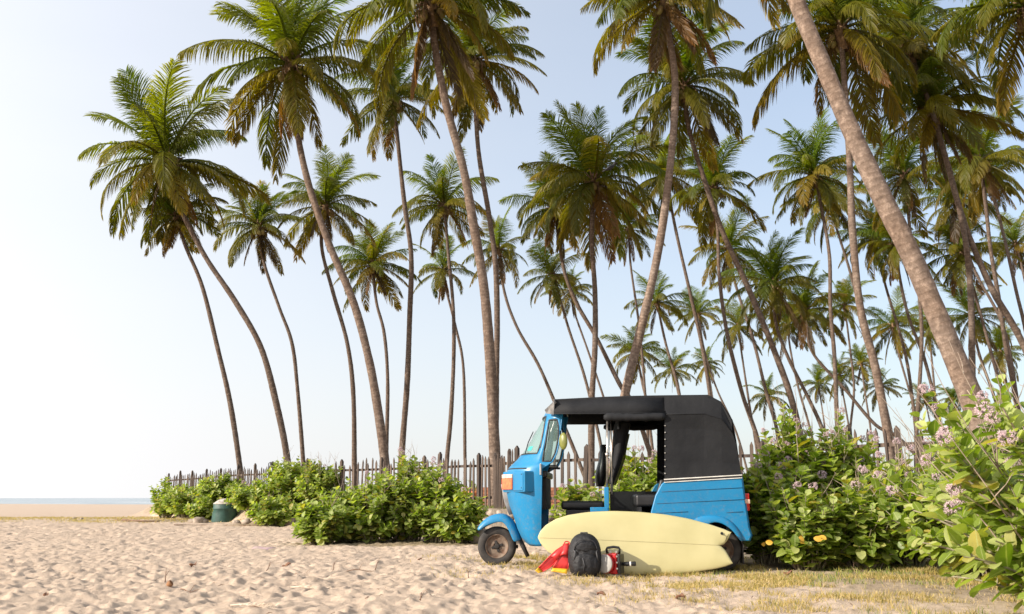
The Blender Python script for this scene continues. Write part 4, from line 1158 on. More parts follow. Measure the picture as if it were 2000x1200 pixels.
# floor and chassis
uF, uR = P(1030, 1060, .1).x, P(1455, 1050, 0).x
fl = MB().box((P(1048, 1060, .1).x, .10, .30), (uR-.05, WID-.06, .345)); fl.build('floor_pan', M_DARK, tuk, bevel=.01)
MB().box((uF+.25, .40, .20), (uR-.15, .52, .30)).build('chassis_rail', M_DARK, tuk, bevel=.01)
MB().box((uF+.25, .84, .20), (uR-.15, .96, .30)).build('chassis_rail', M_DARK, tuk, bevel=.01)
MB().box((uR-.62, .42, .16), (uR-.12, .96, .52)).build('engine', M_DARK, tuk, bevel=.03)
MB().tube([(rc.x, .1, .205), (rc.x, WID-.1, .205)], .03, 10).build('axle', M_DARK, tuk)
for vv in (.06, WID-.30):
    a = P(1449, 1052, vv); MB().box((a.x, vv, .07), (a.x+.012, vv+.24, a.z+.04), Matrix.Rotation(0, 4, 'X')).build('mud_flap', M_RUBBER, tuk, bevel=.004)
# sill along the door openings, blue step and posts
for vv in (0.02, WID-.06):
    MB().box((P(1060, 1040).x+.03, vv, .30), (P(1280, 1000).x, vv+.04, .40)).build('side_sill', M_BLUE, tuk, bevel=.008)
q0, q1 = P(1153, 998, .05), P(1188, 991, .05)
MB().box((q0.x, .04, q0.z-.30), (q1.x, .10, q1.z)).build('seat_box_side', M_BLUE, tuk, bevel=.008)
MB().box((q0.x, WID-.10, q0.z-.30), (q1.x, WID-.04, q1.z)).build('seat_box_side', M_BLUE, tuk, bevel=.008)
for vv in (.05, WID-.09):
    a, b = P(1181, 998, .05), P(1189, 952, .05)
    MB().box((a.x, vv-.005, .33), (b.x, vv+.045, b.z)).build('blue_post', M_BLUE, tuk, bevel=.006)
    c_ = P(1186, 955, .05); d_ = P(1186.5, 815, .05)
    po = MB().tube([(c_.x, vv+.02, c_.z-.02), (d_.x, vv+.02, d_.z+.02)], .0125, 10).build('steel_pole', M_CHROME, tuk, smooth=True)
    e_ = P(1186, 888, .05); MB().tube([(e_.x, vv+.02, e_.z-.02), (e_.x, vv+.02, e_.z+.02)], .022, 10).build('collar', M_CHROME, po, smooth=True)
    c_ = P(1196, 962, .05); d_ = P(1203, 818, .05)
    MB().tube([(c_.x, vv+.12, c_.z-.02), (c_.x, vv+.12, d_.z+.02)], .009, 8).build('steel_pole', M_CHROME, tuk, smooth=True)

# canopy
TOPL = [(1082,781),(1120,779),(1180,776),(1240,774),(1300,773),(1345,772.5),(1385,772)]
REARL = [(1410,785),(1430,820),(1437,860),(1447,931)]
def bow(v): return 0.035*(1-((v-VC)/VC)**2)
vs_ = [0.0, .04, .12, .30, VC, WID-.30, WID-.12, WID-.04, WID]
top_rows = []
for k, (px, py) in enumerate(TOPL+REARL):
    p = P(px, py, 0)
    ins = 0.0 if k < 7 else (0.03, 0.05, .035, .01)[k-7]
    row = []
    for v in vs_:
        zz = p.z + bow(v)*(1 if k < 8 else .2); uu = p.x + (bow(v)*1.5 if k >= 8 else 0)
        edge = 0.018 if v in (0.0, WID) else 0
        if k < 8: zz -= edge
        if k < 8: ins = 0.075
        vv = min(max(v, ins), WID-ins)
        row.append(Vector((uu, vv, zz)))
    top_rows.append(row)
can = MB().grid(top_rows)
# front edge turned down
can_o = can.build('canopy_roof', M_CANVAS, tuk, smooth=False, solid=.012, weld=.0005)
for vv, nm in ((0.0, 'n'), (WID, 'f')):
    mb = MB(); sgn = -1 if vv == 0 else 1
    a_ = []
    for (px, py) in TOPL[:5]:
        p = P(px, py, 0); pb = P(px, 809.5 - 1.0*(px-1082)/218, 0)
        a_.append([Vector((p.x, vv-sgn*.075, p.z-.012)), Vector((p.x, vv-sgn*.028, (p.z+pb.z)/2+.004)), Vector((pb.x, vv+sgn*.014, pb.z))])
    mb.grid(a_).build('canopy_skirt', M_CANVAS, tuk, smooth=True, solid=.01)
    hem = MB().tube([r_[2]+Vector((0, sgn*.004, .004)) for r_ in a_], .007, 6); hem.build('hem', M_CANVAS, tuk, smooth=True)
    # rear quarter: a sheet of canvas with slight sag, in rows
    bot = [(1298,938),(1340,935.5),(1375,933.5),(1410,932),(1448,930)]
    up_ = [(1298,774),(1340,773.5),(1376,773),(1409,787),(1429,821)]
    sheet = []
    for f in (0, .12, .22, .4, .6, .8, 1):
        row = []
        for j, ((xa, ya), (xb, yb)) in enumerate(zip(up_, bot)):
            if f <= .22 : xx, yy = xa + (xb-xa)*f*(0.3 if j > 2 else 1), ya+(yb-ya)*f
            else: xx, yy = xa+(xb-xa)*(f*0.94+.06 if j > 2 else f), ya+(yb-ya)*f
            p = P(xx, yy, 0)
            sag = 0.02*math.sin(f*PI)*math.sin((j)/4*PI) - (0.014 if f <= .22 else 0)
            if f < .22: sag += .062*(1-f/.22)*(1 if j < 4 else .4)
            row.append(Vector((p.x, vv - sgn*max(sag, -.014) + (sgn*-.02 if (j == 4 and 0 < f < 1) else 0), p.z)))
        sheet.append(row)
    q_ = MB().grid(sheet).build('canopy_quarter', M_CANVAS, tuk, smooth=False, solid=.01)
    seam = MB().tube([sheet[2][j]+Vector((0, sgn*.006, 0)) for j in range(5)], .005, 5); seam.build('seam', M_CANVAS, q_, smooth=True)
    for k in range(8):
        c = P(1297.5, 832+k*13.3, 0); M0 = Matrix.Translation((c.x+.008, vv+sgn*.006, c.z)) @ Matrix.Rotation(PI/2*(-sgn), 4, 'X')
        MB().lathe([(.008, 0), (.008, .004), (.005, .007), (0, .008)], M0, 8).build('snap_button', M_CHROME, q_)
    # rolled up side curtain under the skirt
    ra, rb = P(1179, 815, 0), P(1299, 814, 0); pts = []
    for k in range(17):
        f = k/16; pts.append(Vector((ra.x+(rb.x-ra.x)*f, vv+sgn*.018, ra.z+(rb.z-ra.z)*f - .006*math.sin(f*PI) + random.uniform(-.003, .003))))
    MB().tube(pts, [.02] + [.040+random.uniform(-.004, .005) for _ in range(15)] + [.03], 10, flat=1.0).build('rolled_curtain', M_CANVAS, tuk, smooth=True)
# inner roof lining, dark
# brow over the windshield
br = []
for (px, py, v0_) in ((1083, 781, .0), (1078, 785, .03), (1070, 791, .09), (1063, 798, .16)):
    row = []
    for f in (0, .05, .3, .5, .7, .95, 1):
        v = v0_ + (WID-2*v0_)*f; p = P(px, py, .15)
        fr = (4*(f-.5)**2)
        row.append(Vector((p.x + .05*fr*(0 if px == 1083 else 1), v, p.z + bow(v)*.6 - (.0 if 0 < f < 1 else .03))))
    br.append(row)
MB().grid(br).build('canopy_brow', M_BROW, tuk, smooth=True, solid=.01)
for vv in (0.005, WID-.005):       # brow corner piece
    a = [P(1083, 781, vv), P(1063, 798, .1 if vv < .5 else WID-.1), P(1066, 806, .1 if vv < .5 else WID-.1), P(1082, 811, vv)]
    for q in a:
        pass
    zt = [P(1083, 783, 0).z, P(1063, 799, 0).z, P(1066, 806, 0).z, P(1082, 810, 0).z]
    xs = [P(1083, 783, 0).x, P(1063, 799, 0).x, P(1066, 806, 0).x, P(1082, 810, 0).x]
    vs4 = [vv, .12 if vv < .5 else WID-.12, .12 if vv < .5 else WID-.12, vv]
    MB().add([Vector((x_, v_, z_)) for x_, v_, z_ in zip(xs, vs4, zt)], [(0, 1, 2, 3)]).build('brow_corner', M_BROW, tuk, solid=.008)
# roof bows inside
for px in (1100, 1186, 1290):
    p = P(px, 790, 0)
    MB().tube([Vector((p.x, v, p.z + bow(v) - (.06 if v in (0, WID) else .02) - .01)) for v in (.03, .12, .4, VC, .96, WID-.12, WID-.03)], .010, 6).build('roof_bow', M_CHROME, tuk, smooth=True)

# rear body
BODY = [(1298,941),(1340,938.5),(1400,935.5),(1449,932),(1452,955),(1457,990),(1463,1030),(1468,1046),(1464,1057)]
ARCH = [(1447,1057),(1442,1046),(1432,1033),(1418,1023),(1402,1018),(1386,1020),(1372,1028),(1362,1042),(1358,1057)]
FRNT = [(1290,1075),(1266,1075),(1268,1030),(1272,998),(1280,968),(1292,946)]
PB = [P(x_, y_, 0) for x_, y_ in BODY]; poly = [(p.x, p.z) for p in PB] + [(P(x_, y_, 0).x, P(x_, y_, 0).z) for x_, y_ in ARCH + FRNT]
for v0_, v1_ in ((0.0, .035), (WID-.035, WID)):
    MB().slab(poly, v0_, v1_, lambda a, b, w: Vector((a, w, b))).build('rear_side_panel', M_BLUE, tuk, bevel=.012)
rp = []
for p in PB[3:]:
    rp.append([Vector((p.x+ (.03*(1-((v-VC)/VC)**2)), v, p.z)) for v in (.03, .1, .35, VC, WID-.35, WID-.1, WID-.03)])
MB().grid(rp).build('rear_panel', M_BLUE, tuk, smooth=True, solid=.02)
# pressed ribs: thin dark tubes coloured as the shade in the panel grooves
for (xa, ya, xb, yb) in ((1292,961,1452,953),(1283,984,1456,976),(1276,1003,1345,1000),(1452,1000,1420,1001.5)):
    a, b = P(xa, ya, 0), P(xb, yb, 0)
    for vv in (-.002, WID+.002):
        MB().tube([Vector((a.x, vv, a.z)), Vector((b.x-.006, vv, b.z))], .003, 5).build('pressed_rib_shade', M_RIBSHADE, tuk, smooth=True)
# belt trim: white, black, white
for (o_, m_, hh) in ((-1.6, M_WHITE, .010), (1.0, M_GASKET, .018), (3.8, M_WHITE, .007)):
    a, b = P(1297, 938.5+o_, 0), P(1449, 929.8+o_, 0)
    for v0_, v1_ in ((-.012, .004), (WID-.004, WID+.012)):
        mb = MB(); mb.add([(a.x,v0_,a.z-hh/2),(b.x,v0_,b.z-hh/2),(b.x,v1_,b.z-hh/2),(a.x,v1_,a.z-hh/2),(a.x,v0_,a.z+hh/2),(b.x,v0_,b.z+hh/2),(b.x,v1_,b.z+hh/2),(a.x,v1_,a.z+hh/2)], [(3,2,1,0),(4,5,6,7),(0,1,5,4),(1,2,6,5),(2,3,7,6),(3,0,4,7)])
        mb.build('belt_trim', m_, tuk)
# rear wheel arches, bulged
AO = [(1452,1057),(1448,1044),(1438,1028),(1424,1014),(1404,1006.5),(1380,1006),(1360,1010),(1344,1022),(1334,1040),(1330,1057)]
for vv, sgn in ((0, -1), (WID, 1)):
    rws = []
    for (xo, yo), (xi, yi) in zip(AO, [(1444,1057),(1438,1046),(1428,1035),(1416,1026),(1402,1020),(1388,1021),(1376,1029),(1366,1040),(1360,1048),(1358,1057)]):
        a, b = P(xo, yo, 0), P(xi, yi, 0)
        rws.append([Vector((a.x, vv, a.z)), Vector((a.x*.8+b.x*.2, vv+sgn*.018, a.z*.8+b.z*.2)), Vector((a.x*.4+b.x*.6, vv+sgn*.032, a.z*.4+b.z*.6)), Vector((b.x, vv+sgn*.034, b.z))])
    MB().grid(rws).build('wheel_arch', M_BLUE, tuk, smooth=True, solid=.01, sub=1)
# dust and fuel cap, tail lights, bumper
for vv in (.03, WID-.03-.12):
    a, b = P(1453, 964, 0), P(1457, 998, 0); c = a.x + .012
    h = MB().box((c-.02, vv, b.z), (c+.045, vv+.12, a.z)).build('tail_light', M_REDLENS, tuk, bevel=.008)
    z1, z2 = b.z+(a.z-b.z)*.42, b.z+(a.z-b.z)*.66
    MB().box((c-.01, vv-.003, z1), (c+.049, vv+.123, z2)).build('white_lens', M_CLEAR, h, bevel=.004)
MB().box((uR-.02, .10, .36), (uR+.06, WID-.10, .42)).build('rear_bumper', M_BLUE, tuk, bevel=.012)
# seats
a, b = P(1096, 992, .38), P(1180, 979, .38)
MB().box((a.x, .36, a.z-.02), (b.x, 1.0, b.z)).build('driver_seat', M_VINYL, tuk, bevel=.03)
MB().box((a.x+.05, .38, .34), (b.x, .98, a.z-.02)).build('driver_seat_base', M_VINYL, tuk, bevel=.01)
# driver backrest leaning back
a, b = P(1172, 950, .5), P(1180, 868, .5)
bk = MB(); rws = []
for i in range(9):
    f = i/8; z = a.z + (b.z-a.z)*f; th = .055*math.sin(min(1, f*1.3+.25)*PI*.8)+.012; wv = .30*math.sin(.25*PI+f*.6*PI)
    cx = a.x + (b.x-a.x)*f
    rws.append([Vector((cx+th*math.cos(t_)*(1), .68+wv*math.sin(t_), z)) for t_ in [2*PI*k/16 for k in range(16)]])
bk.grid(rws, close=True); bk.f.append(tuple(range(16))); bk.m.append(0); bk.f.append(tuple(8*16+k for k in range(16))); bk.m.append(0)
bk.build('driver_backrest', M_VINYL, tuk, smooth=True)
# gathered partition curtain hanging between driver and passengers
def gathered(v0_, v1_, mat_, name, top, mid, bot):
    rws = []
    for (xa, ya, w_) in (top, mid, bot):
        pass
    prof = [top, ((top[0]+mid[0])/2-1, (top[1]+mid[1])/2, (top[2]+mid[2])/2), mid, ((mid[0]+bot[0])/2+1, (mid[1]+bot[1])/2, (mid[2]+bot[2])/2), bot]
    for (px, py, w_) in prof:
        c = P(px, py, (v0_+v1_)/2)
        rws.append([Vector((c.x + w_*math.cos(t_)*(1+.12*math.sin(5*t_)), (v0_+v1_)/2 + (v1_-v0_)/2*math.sin(t_), c.z)) for t_ in [2*PI*k/20 for k in range(20)]])
    return MB().grid(rws, close=True).build(name, mat_, tuk, smooth=True)
gathered(.30, .62, M_CANVAS, 'gathered_curtain', (1216, 828, .085), (1209, 880, .065), (1193, 945, .03))
gathered(.62, .70, M_OLIVE, 'curtain_lining', (1222, 848, .045), (1213, 895, .045), (1199, 948, .02))
# header cloth behind driver
a, b = P(1204, 846, .66), P(1222, 812, .66)
MB().box((a.x, .08, a.z), (a.x+.02, WID-.08, b.z)).build('header_cloth', M_CANVAS, tuk)
# passenger bench
a, b = P(1238, 975, .6), P(1300, 962, .6)
MB().box((a.x, .08, a.z-.08), (b.x+.35, WID-.08, b.z-.02)).build('bench_cushion', M_VINYL, tuk, bevel=.03)
MB().box((a.x+.03, .10, .345), (a.x+.06, WID-.10, a.z-.08)).build('bench_front', M_VINYL, tuk)
p1 = P(1281, 985, .04); p2 = P(1295, 936, .04)
MB().add([Vector((p1.x+.02+du, v, p1.z-.02+dz)) for v in (.045, .12) for du, dz in ((-.055, 0), (.03, -.03), (.09, p2.z-p1.z+.01), (.035, p2.z-p1.z+.02))], [(0,1,2,3),(7,6,5,4),(0,4,5,1),(1,5,6,2),(2,6,7,3),(3,7,4,0)]).build('padded_arm', M_VINYL, tuk, bevel=.02)
MB().box((P(1300, 960, .6).x+.18, .06, .60), (P(1300, 960, .6).x+.27, WID-.06, 1.12)).build('bench_backrest', M_VINYL, tuk, bevel=.03)
p1 = P(1266, 976, .2)
MB().tube([Vector((p1.x, .12, p1.z)), Vector((p1.x+.01, .3, p1.z+.01)), Vector((p1.x, .5, p1.z))], [.03, .045, .03], 10).build('rolled_cloth', M_GREY, tuk, smooth=True)
# low black side cloth on the far side
p1, p2 = P(1192, 1000, 1.3), P(1292, 960, 1.3)
MB().box((p1.x, WID-.05, .35), (p2.x+.1, WID-.035, p2.z)).build('far_side_cloth', M_VINYL, tuk)
# dashboard, steering bars, inner leg shield
p1 = P(1062, 930, .3)
MB().box((p1.x-.10, .12, p1.z-.02), (p1.x+.05, WID-.12, p1.z+.05)).build('dashboard', M_VINYL, tuk, bevel=.02)
MB().box((p1.x-.02, .22, .6), (p1.x+.03, WID-.22, p1.z-.02)).build('leg_shield', M_DARK, tuk, bevel=.01)
hb = MB().tube([(p1.x+.14, .40, p1.z+.10), (p1.x+.06, .50, p1.z+.10), (p1.x+.03, VC, p1.z+.06), (p1.x+.06, .86, p1.z+.10), (p1.x+.14, .96, p1.z+.10)], .013, 8); hb.build('handlebar', M_DARK, tuk, smooth=True)
# mirrors on both sides
for vv, px, py in ((-.06, 1100, 862), (WID+.02, 1083, 848)):
    c = P(px, py, vv); mb = MB(); M0 = Matrix.Translation(c) @ Matrix.Rotation(math.radians(62 if vv < 0 else 118), 4, 'Z') @ Matrix.Rotation(PI/2, 4, 'Y') @ Matrix.Diagonal((1.0, .55, 1, 1))
    mb.lathe([(0, -.018), (.05, -.016), (.085, -.006), (.09, .004), (.083, .008), (0, .008)], M0, 20)
    mo = mb.build('wing_mirror', M_MIRROR, tuk, smooth=True)
    MB().tube([c + Vector((0, 0, -.02)), c + Vector((-.03, .05 if vv < 0 else -.05, .01)), P(1094, 842, .08 if vv < 0 else WID-.08)], .006, 6).build('mirror_arm', M_BLACKPLASTIC, mo, smooth=True)

# ---------------------------------------------------------------- surfboard
BY0 = 9.34; BTILT = 0.22
def BP(px, py, off=0.0):
    """point on the leaning board plane: y = BY0 + tilt * z, plus off towards the camera"""
    d = ray(px, py); t = (BY0 + BTILT*EYE)/(d.y - BTILT*d.z)
    p = Vector((0, 0, EYE)) + d*t; n = Vector((0, -1, BTILT)).normalized()
    return p + n*off
UP = [(1050,1050),(1055,1038),(1066,1026),(1085,1014),(1110,1006),(1150,1000),(1200,998),(1250,1000),(1300,1005),(1345,1013),(1385,1024),(1415,1034),(1428,1040)]
LO = [(1050,1050),(1056,1062),(1070,1078),(1092,1092),(1120,1104),(1160,1115),(1210,1121),(1260,1123),(1310,1122),(1355,1118),(1395,1112),(1420,1106),(1431,1101)]
def itp(tab, x): return float(np.interp(x, [a for a, b in tab], [b for a, b in tab]))
def mid_y(x): return 1051 + (x-1050)*0.043
def board():
    bx0 = BP(1240, 1060); 
    mb = MB(); NS = 46
    def thick(x):
        f = (x-1050)/380
        return 0.036*min(1, (f/0.25+0.02)**0.55)*(1-0.55*max(0, (f-.6)/.4)**1.5)
    for half in (0, 1):
        tab = UP if half == 0 else LO
        xe = 1428 if half == 0 else 1431; rows = []
        for i in range(NS+1):
            f = (1-math.cos(PI*i/NS/1.25))/(1-math.cos(PI/1.25)); x = 1050.5 + (xe-1050.5)*f
            yo = itp(tab, x); ym = mid_y(x)
            if x > 1402:
                g = (x-1402)/(xe-1402)
                ym = mid_y(1402) + (yo-mid_y(1402))*(g**(3.2 if half == 0 else 2.1))
            row = []
            for j in range(9):
                w = j/8; w2 = math.sin(w*PI/2)
                th = thick(x)*math.sqrt(max(0, 1-w2**3.2))
                if x > 1402: th *= math.sqrt(max(0.0, min(1, (1-(1-w)**2)*1.0 + .25*(1-g))))
                row.append((x, ym+(yo-ym)*w2, th))
            rows.append(row)
        mb.grid([[BP(a, b, c+.0005) for a, b, c in r_] for r_ in rows])
        mb.grid([[BP(a, b, -c-.0005) for a, b, c in r_] for r_ in rows])
        # rail and inner edge walls
        mb.grid([[BP(r_[8][0], r_[8][1], r_[8][2]+.0005), BP(r_[8][0], r_[8][1], -r_[8][2]-.0005)] for r_ in rows])
        mb.grid([[BP(r_[0][0], r_[0][1], r_[0][2]+.0005), BP(r_[0][0], r_[0][1], -r_[0][2]-.0005)] for r_ in rows if r_[0][0] > 1400])
    root = empty('surfboard', (BP(1240, 1122).x, BP(1240, 1122).y, BP(1240, 1122).z))
    tag(root, 'pale yellow fish tail surfboard leaning on its side against the rickshaw', 'surfboard')
    og = Vector(root.location)
    mb.build('board', M_BOARD, root, smooth=True, origin=og, weld=.0015)
    st = MB(); pts = [BP(x, mid_y(x), thick(x)+.0015) for x in np.linspace(1054, 1401, 40)]
    st.tube(pts, .0018, 5); st.build('stringer', M_STRINGER, root, origin=og)
    lp = BP(1409, 1043, thick(1409)+.002); n = Vector((0, -1, BTILT)).normalized(); M0 = Matrix.Translation(lp) @ n.to_track_quat('Z', 'Y').to_matrix().to_4x4()
    MB().lathe([(.014, -.004), (.014, .003), (.009, .003), (.008, -.002), (0, -.002)], M0, 14).build('leash_plug', M_BLACKPLASTIC, root, origin=og)
    MB().tube([lp, BP(1414, 1047, .035), BP(1418, 1050, .03), BP(1416, 1058, .025), BP(1419, 1050, .028), BP(1423, 1044, .02)], .0022, 5).build('leash_cord', M_BLACKPLASTIC, root, origin=og)
board()

# ---------------------------------------------------------------- gear in front of the board
def backpack():
    Y0 = 9.14; c = at(1142, 1083, Y0); gz = ground(c.x, Y0)
    H = at(1142, 1040, Y0).z - gz; W = (1173-1111)/F*Y0/2/.98; D = .135
    root = empty('backpack', (c.x, Y0, gz)); tag(root, 'black backpack standing upright against the surfboard between the fins and camera', 'backpack')
    def body_rows(W, D, H, z0, dy, seg=36, rg=26, amp=.012, seed=1.0, pwr=.62):
        rows = []
        for i in range(rg+1):
            t = PI*i/rg; st, ct = math.sin(t), math.cos(t); row = []
            for k in range(seg):
                a = 2*PI*k/seg
                x = math.copysign(abs(math.cos(a))**.8, math.cos(a))*abs(st)**pwr; y = math.copysign(abs(math.sin(a))**.8, math.sin(a))*abs(st)**pwr; z = math.copysign(abs(ct)**.75, ct)
                nn = math.sin(9*x+5*z+seed)*math.cos(7*z-4*x+2*seed) + .6*math.sin(17*x-13*z+seed*3)*math.cos(15*z+9*x) + .4*math.sin(31*x+27*z)
                s = 1 + amp*nn*4
                taper = 1 - .20*max(0, z)**2
                row.append((x*W*taper*(1+amp*nn), dy + y*D*s*(.9 if y > 0 else 1), z0 + (z*.5+.5)*H))
            rows.append(row)
        return rows
    MB().grid(body_rows(W, D, H, -.01, 0), close=True).build('pack_body', M_PACK, root, smooth=True)
    MB().grid(body_rows(W*.78, .06, H*.46, .04, -.10, amp=.02, seed=3), close=True).build('front_pocket', M_PACK, root, smooth=True)
    MB().grid(body_rows(W*.66, .045, H*.26, H*.56, -.095, amp=.02, seed=5), close=True).build('top_pocket', M_PACK, root, smooth=True)
    MB().tube([(-.05, .06, H-.05), (-.03, .05, H-.006), (.03, .05, H-.006), (.05, .06, H-.05)], .007, 6).build('grab_loop', M_PACKSTRAP, root, smooth=True)
    zp = [( -W*.70, -.115, H*.62), (-W*.5, -.14, H*.80), (0, -.142, H*.86), (W*.5, -.14, H*.80), (W*.70, -.115, H*.62)]
    MB().tube(catmull([Vector(z) for z in zp], 5), .004, 5).build('zip', M_PACKSTRAP, root, smooth=True)
    for sx in (-1, 1):
        MB().tube([(sx*W*.85, -.05, H*.70), (sx*W*.62, -.135, H*.58), (sx*W*.70, -.13, H*.40), (sx*W*.93, -.04, H*.33)], .009, 6, flat=.4).build('strap', M_PACKSTRAP, root, smooth=True)
    MB().tube([(-W*.2, -.155, H*.45), (-W*.1, -.165, H*.30), (-W*.16, -.155, H*.16)], .006, 5).build('strap', M_PACKSTRAP, root, smooth=True)
backpack()

def swim_fin(label, left, right, ynear, yfar, seed):
    """left/right: photo outline from blade tip (first) to heel (last)"""
    n = len(left); 
    def pt(p, f, off=0): return at(p[0], p[1], ynear + (yfar-ynear)*f + off)
    c = at((left[0][0]+right[0][0])/2, (left[0][1]+right[0][1])/2, ynear)
    root = empty('swim_fin', (c.x, c.y, c.z)); tag(root, label, 'swim fin', 'red swim fins beside the backpack')
    og = Vector(root.location); rows = []
    for i in range(n):
        f = i/(n-1); row = []
        for k in range(7):
            g = k/6; p = (left[i][0]+(right[i][0]-left[i][0])*g, left[i][1]+(right[i][1]-left[i][1])*g)
            dz = -.004*math.cos(g*6*PI) - (.035*math.sin(g*PI) if f > .62 else 0)
            row.append(pt(p, f, dz))
        rows.append(row)
    ntip = 2
    b = MB().grid(rows[ntip-1:]).build('blade', M_RED, root, origin=og, smooth=True, solid=.008)
    MB().grid(rows[:ntip]).build('yellow_tip', M_YELLOW, root, origin=og, smooth=True, solid=.010)
    for k in (0, 6):
        MB().tube([r_[k] for r_ in rows[1:]], [.006+.004*i/(n-1) for i in range(n-1)], 6).build('side_rail', M_RED, root, origin=og, smooth=True)
    # foot pocket: open tube at the heel end
    rr_ = []
    for i in range(max(0, n-4), n):
        l, r2 = rows[i][0], rows[i][6]; m_ = (l+r2)/2; ax = (rows[-1][3]-rows[-2][3]).normalized(); s_ = (r2-l)/2; up = ax.cross(s_).normalized()*min(.045, s_.length*1.0)
        rr_.append([m_ + s_*math.cos(a)*.9 + up*math.sin(a) for a in [2*PI*k/12 for k in range(12)]])
    MB().grid(rr_, close=True).build('foot_pocket', M_RED, root, origin=og, smooth=True, solid=.006)
    l, r2 = rows[-1][0], rows[-1][6]; ax = (rows[-1][3]-rows[-2][3]).normalized()
    MB().tube(catmull([l, l.lerp(r2, .2)+ax*.035, l.lerp(r2, .8)+ax*.035, r2], 5), .006, 6).build('heel_strap', M_RED, root, origin=og, smooth=True)
swim_fin('red swim fin lying aslant with its narrow edge to the camera, leftmost', [(1046,1115),(1052,1109),(1064,1097),(1074,1087),(1087,1075),(1098,1068),(1107,1063)], [(1051,1119),(1060,1117),(1075,1108),(1086,1098),(1097,1087),(1105,1078),(1112,1072)], 9.12, 9.25, 1)
swim_fin('red swim fin standing on its yellow tip right beside the backpack', [(1076,1116),(1080,1110),(1087,1098),(1092,1088),(1096,1079),(1099,1070),(1101,1064)], [(1107,1121),(1109,1112),(1111,1100),(1112,1088),(1113,1080),(1113,1073),(1113,1066)], 9.12, 9.24, 2)

def camera_housing():
    Y0 = 9.15; c = at(1199, 1117, Y0); gz = ground(c.x, Y0)
    root = empty('camera_housing', (c.x, Y0, gz+.008)); root.scale = (1.12, 1.12, 1.12); tag(root, 'red underwater camera housing with grey capped port and black handle', 'camera')
    s = Y0*.985/F                                             # metres per photo pixel here
    z0 = 0.0
    M0 = Matrix.Rotation(math.radians(-28), 4, 'Z')
    H = 40*s
    b = MB(); b.box((-.035, -.055, .012), (.050, .055, H-.012), M0); body_ = b.build('housing_body', M_REDMETAL, root, bevel=.018)
    bk = MB().box((.050, -.050, .02), (.078, .050, H-.02), M0); bk.build('back_plate', M_BLACKPLASTIC, body_, bevel=.008)
    n = Vector((-.62, -.78, .05)).normalized()
    pc = Vector((-12*s-.012, -.05, H*.50)); Mp = Matrix.Translation(pc) @ n.to_track_quat('Z', 'Y').to_matrix().to_4x4()
    MB().lathe([(.052, -.07), (.060, -.05), (.060, -.02), (.078, -.01), (.081, .012), (.076, .020)], Mp, 28).build('port', M_REDMETAL, root, smooth=True)
    MB().lathe([(.077, .010), (.0775, .022), (.070, .027), (0, .030)], Mp, 28).build('port_cover', M_PORT, root, smooth=True)
    hx = [Vector((-.055, -.01, H-.02)), Vector((-.060, -.01, H+.016)), Vector((-.055, -.01, H+.028)), Vector((.0, -.01, H+.036)), Vector((.045, -.01, H+.030)), Vector((.052, -.01, H+.018)), Vector((.050, -.01, H-.02))]
    MB().tube(hx, [.010, .010, .011, .012, .011, .010, .010], 8).build('top_handle', M_BLACKPLASTIC, root, smooth=True)
    for px_ in (-.03, .025):
        MB().lathe([(.014, 0), (.014, .014), (.010, .018), (0, .018)], Matrix.Translation((px_, -.02, H-.014)), 12).build('control_knob', M_CHROME, root)
    g0 = Vector((.07, -.02, H*.48)); g1 = Vector((.095, -.03, H*.48)); g2 = Vector((.185, -.045, H*.50))
    gr = MB().tube([g0, g1, g1.lerp(g2, .1), g1.lerp(g2, .5), g1.lerp(g2, .9), g2], [.014, .016, .020, .018, .021, .016], 10); gr.build('side_grip', M_BLACKPLASTIC, root, smooth=True)
    MB().tube([g1.lerp(g2, .42), g1.lerp(g2, .56)], .0205, 10).build('grip_band', M_WHITE, root, smooth=True)
    for k in range(3):
        MB().lathe([(.008, 0), (.008, .012), (0, .013)], Matrix.Translation(Vector((.02, -.062, .06+k*.05))) @ Matrix.Rotation(PI/2, 4, 'X'), 10).build('control_button', M_CHROME, root)
camera_housing()

# ---------------------------------------------------------------- drum, log, stones, lamp, pots
def drum():
    Y = 28.8; x = gx(438, Y); z = base_z(x, Y)
    root = empty('rubbish_drum', (x, Y, z-.02)); tag(root, 'squat dark green drum with pale domed lid in front of the left shrubs', 'drum')
    R_ = 22.5*Y/F; H = 38*Y/F
    b = MB().lathe([(0, 0), (R_*1.02, 0), (R_*1.03, .03), (R_*1.0, H*.25), (R_*1.02, H*.45), (R_*.985, H*.62), (R_*1.035, H*.66), (R_*1.035, H*.70), (R_*.985, H*.74), (R_*.97, H*.9), (R_*.96, H*.93)], Matrix(), 36)
    b.v = [(vx*(1+.045*math.sin(4*math.atan2(vy, vx)+vz*9)), vy*(1+.02*math.sin(3*math.atan2(vy, vx)+vz*7)), vz) for vx, vy, vz in b.v]
    b.build('drum_body', M_BIN, root, smooth=True)
    MB().lathe([(R_*.99, H*.90), (R_*1.0, H*.93), (R_*.9, H*.97), (R_*.6, H*1.10), (R_*.25, H*1.17), (0, H*1.18)], Matrix(), 30).build('lid', M_BINTOP, root, smooth=True)
drum()
def log(label, pts, r0, mat_=M_TWIG, name='driftwood_log', cat='driftwood'):
    P_ = [at(a, b, Y) for a, b, Y in pts]
    for p in P_: p.z = ground(p.x, p.y) + r0*.5
    rt = P_[0].copy(); mb = MB(); path = catmull([p-rt for p in P_], 4); n = len(path)
    mb.tube(path, [r0*(1-.6*i/n)*(1+.15*math.sin(i*1.9)) for i in range(n)], 7)
    o = mb.build(name, mat_, smooth=True); o.location = rt; tag(o, label, cat); return o
log('long thin grey branch lying on sand in front of the green drum', [(340,1022,25.5),(400,1020,26),(470,1023,25),(540,1022,25),(582,1026,24)], .018)
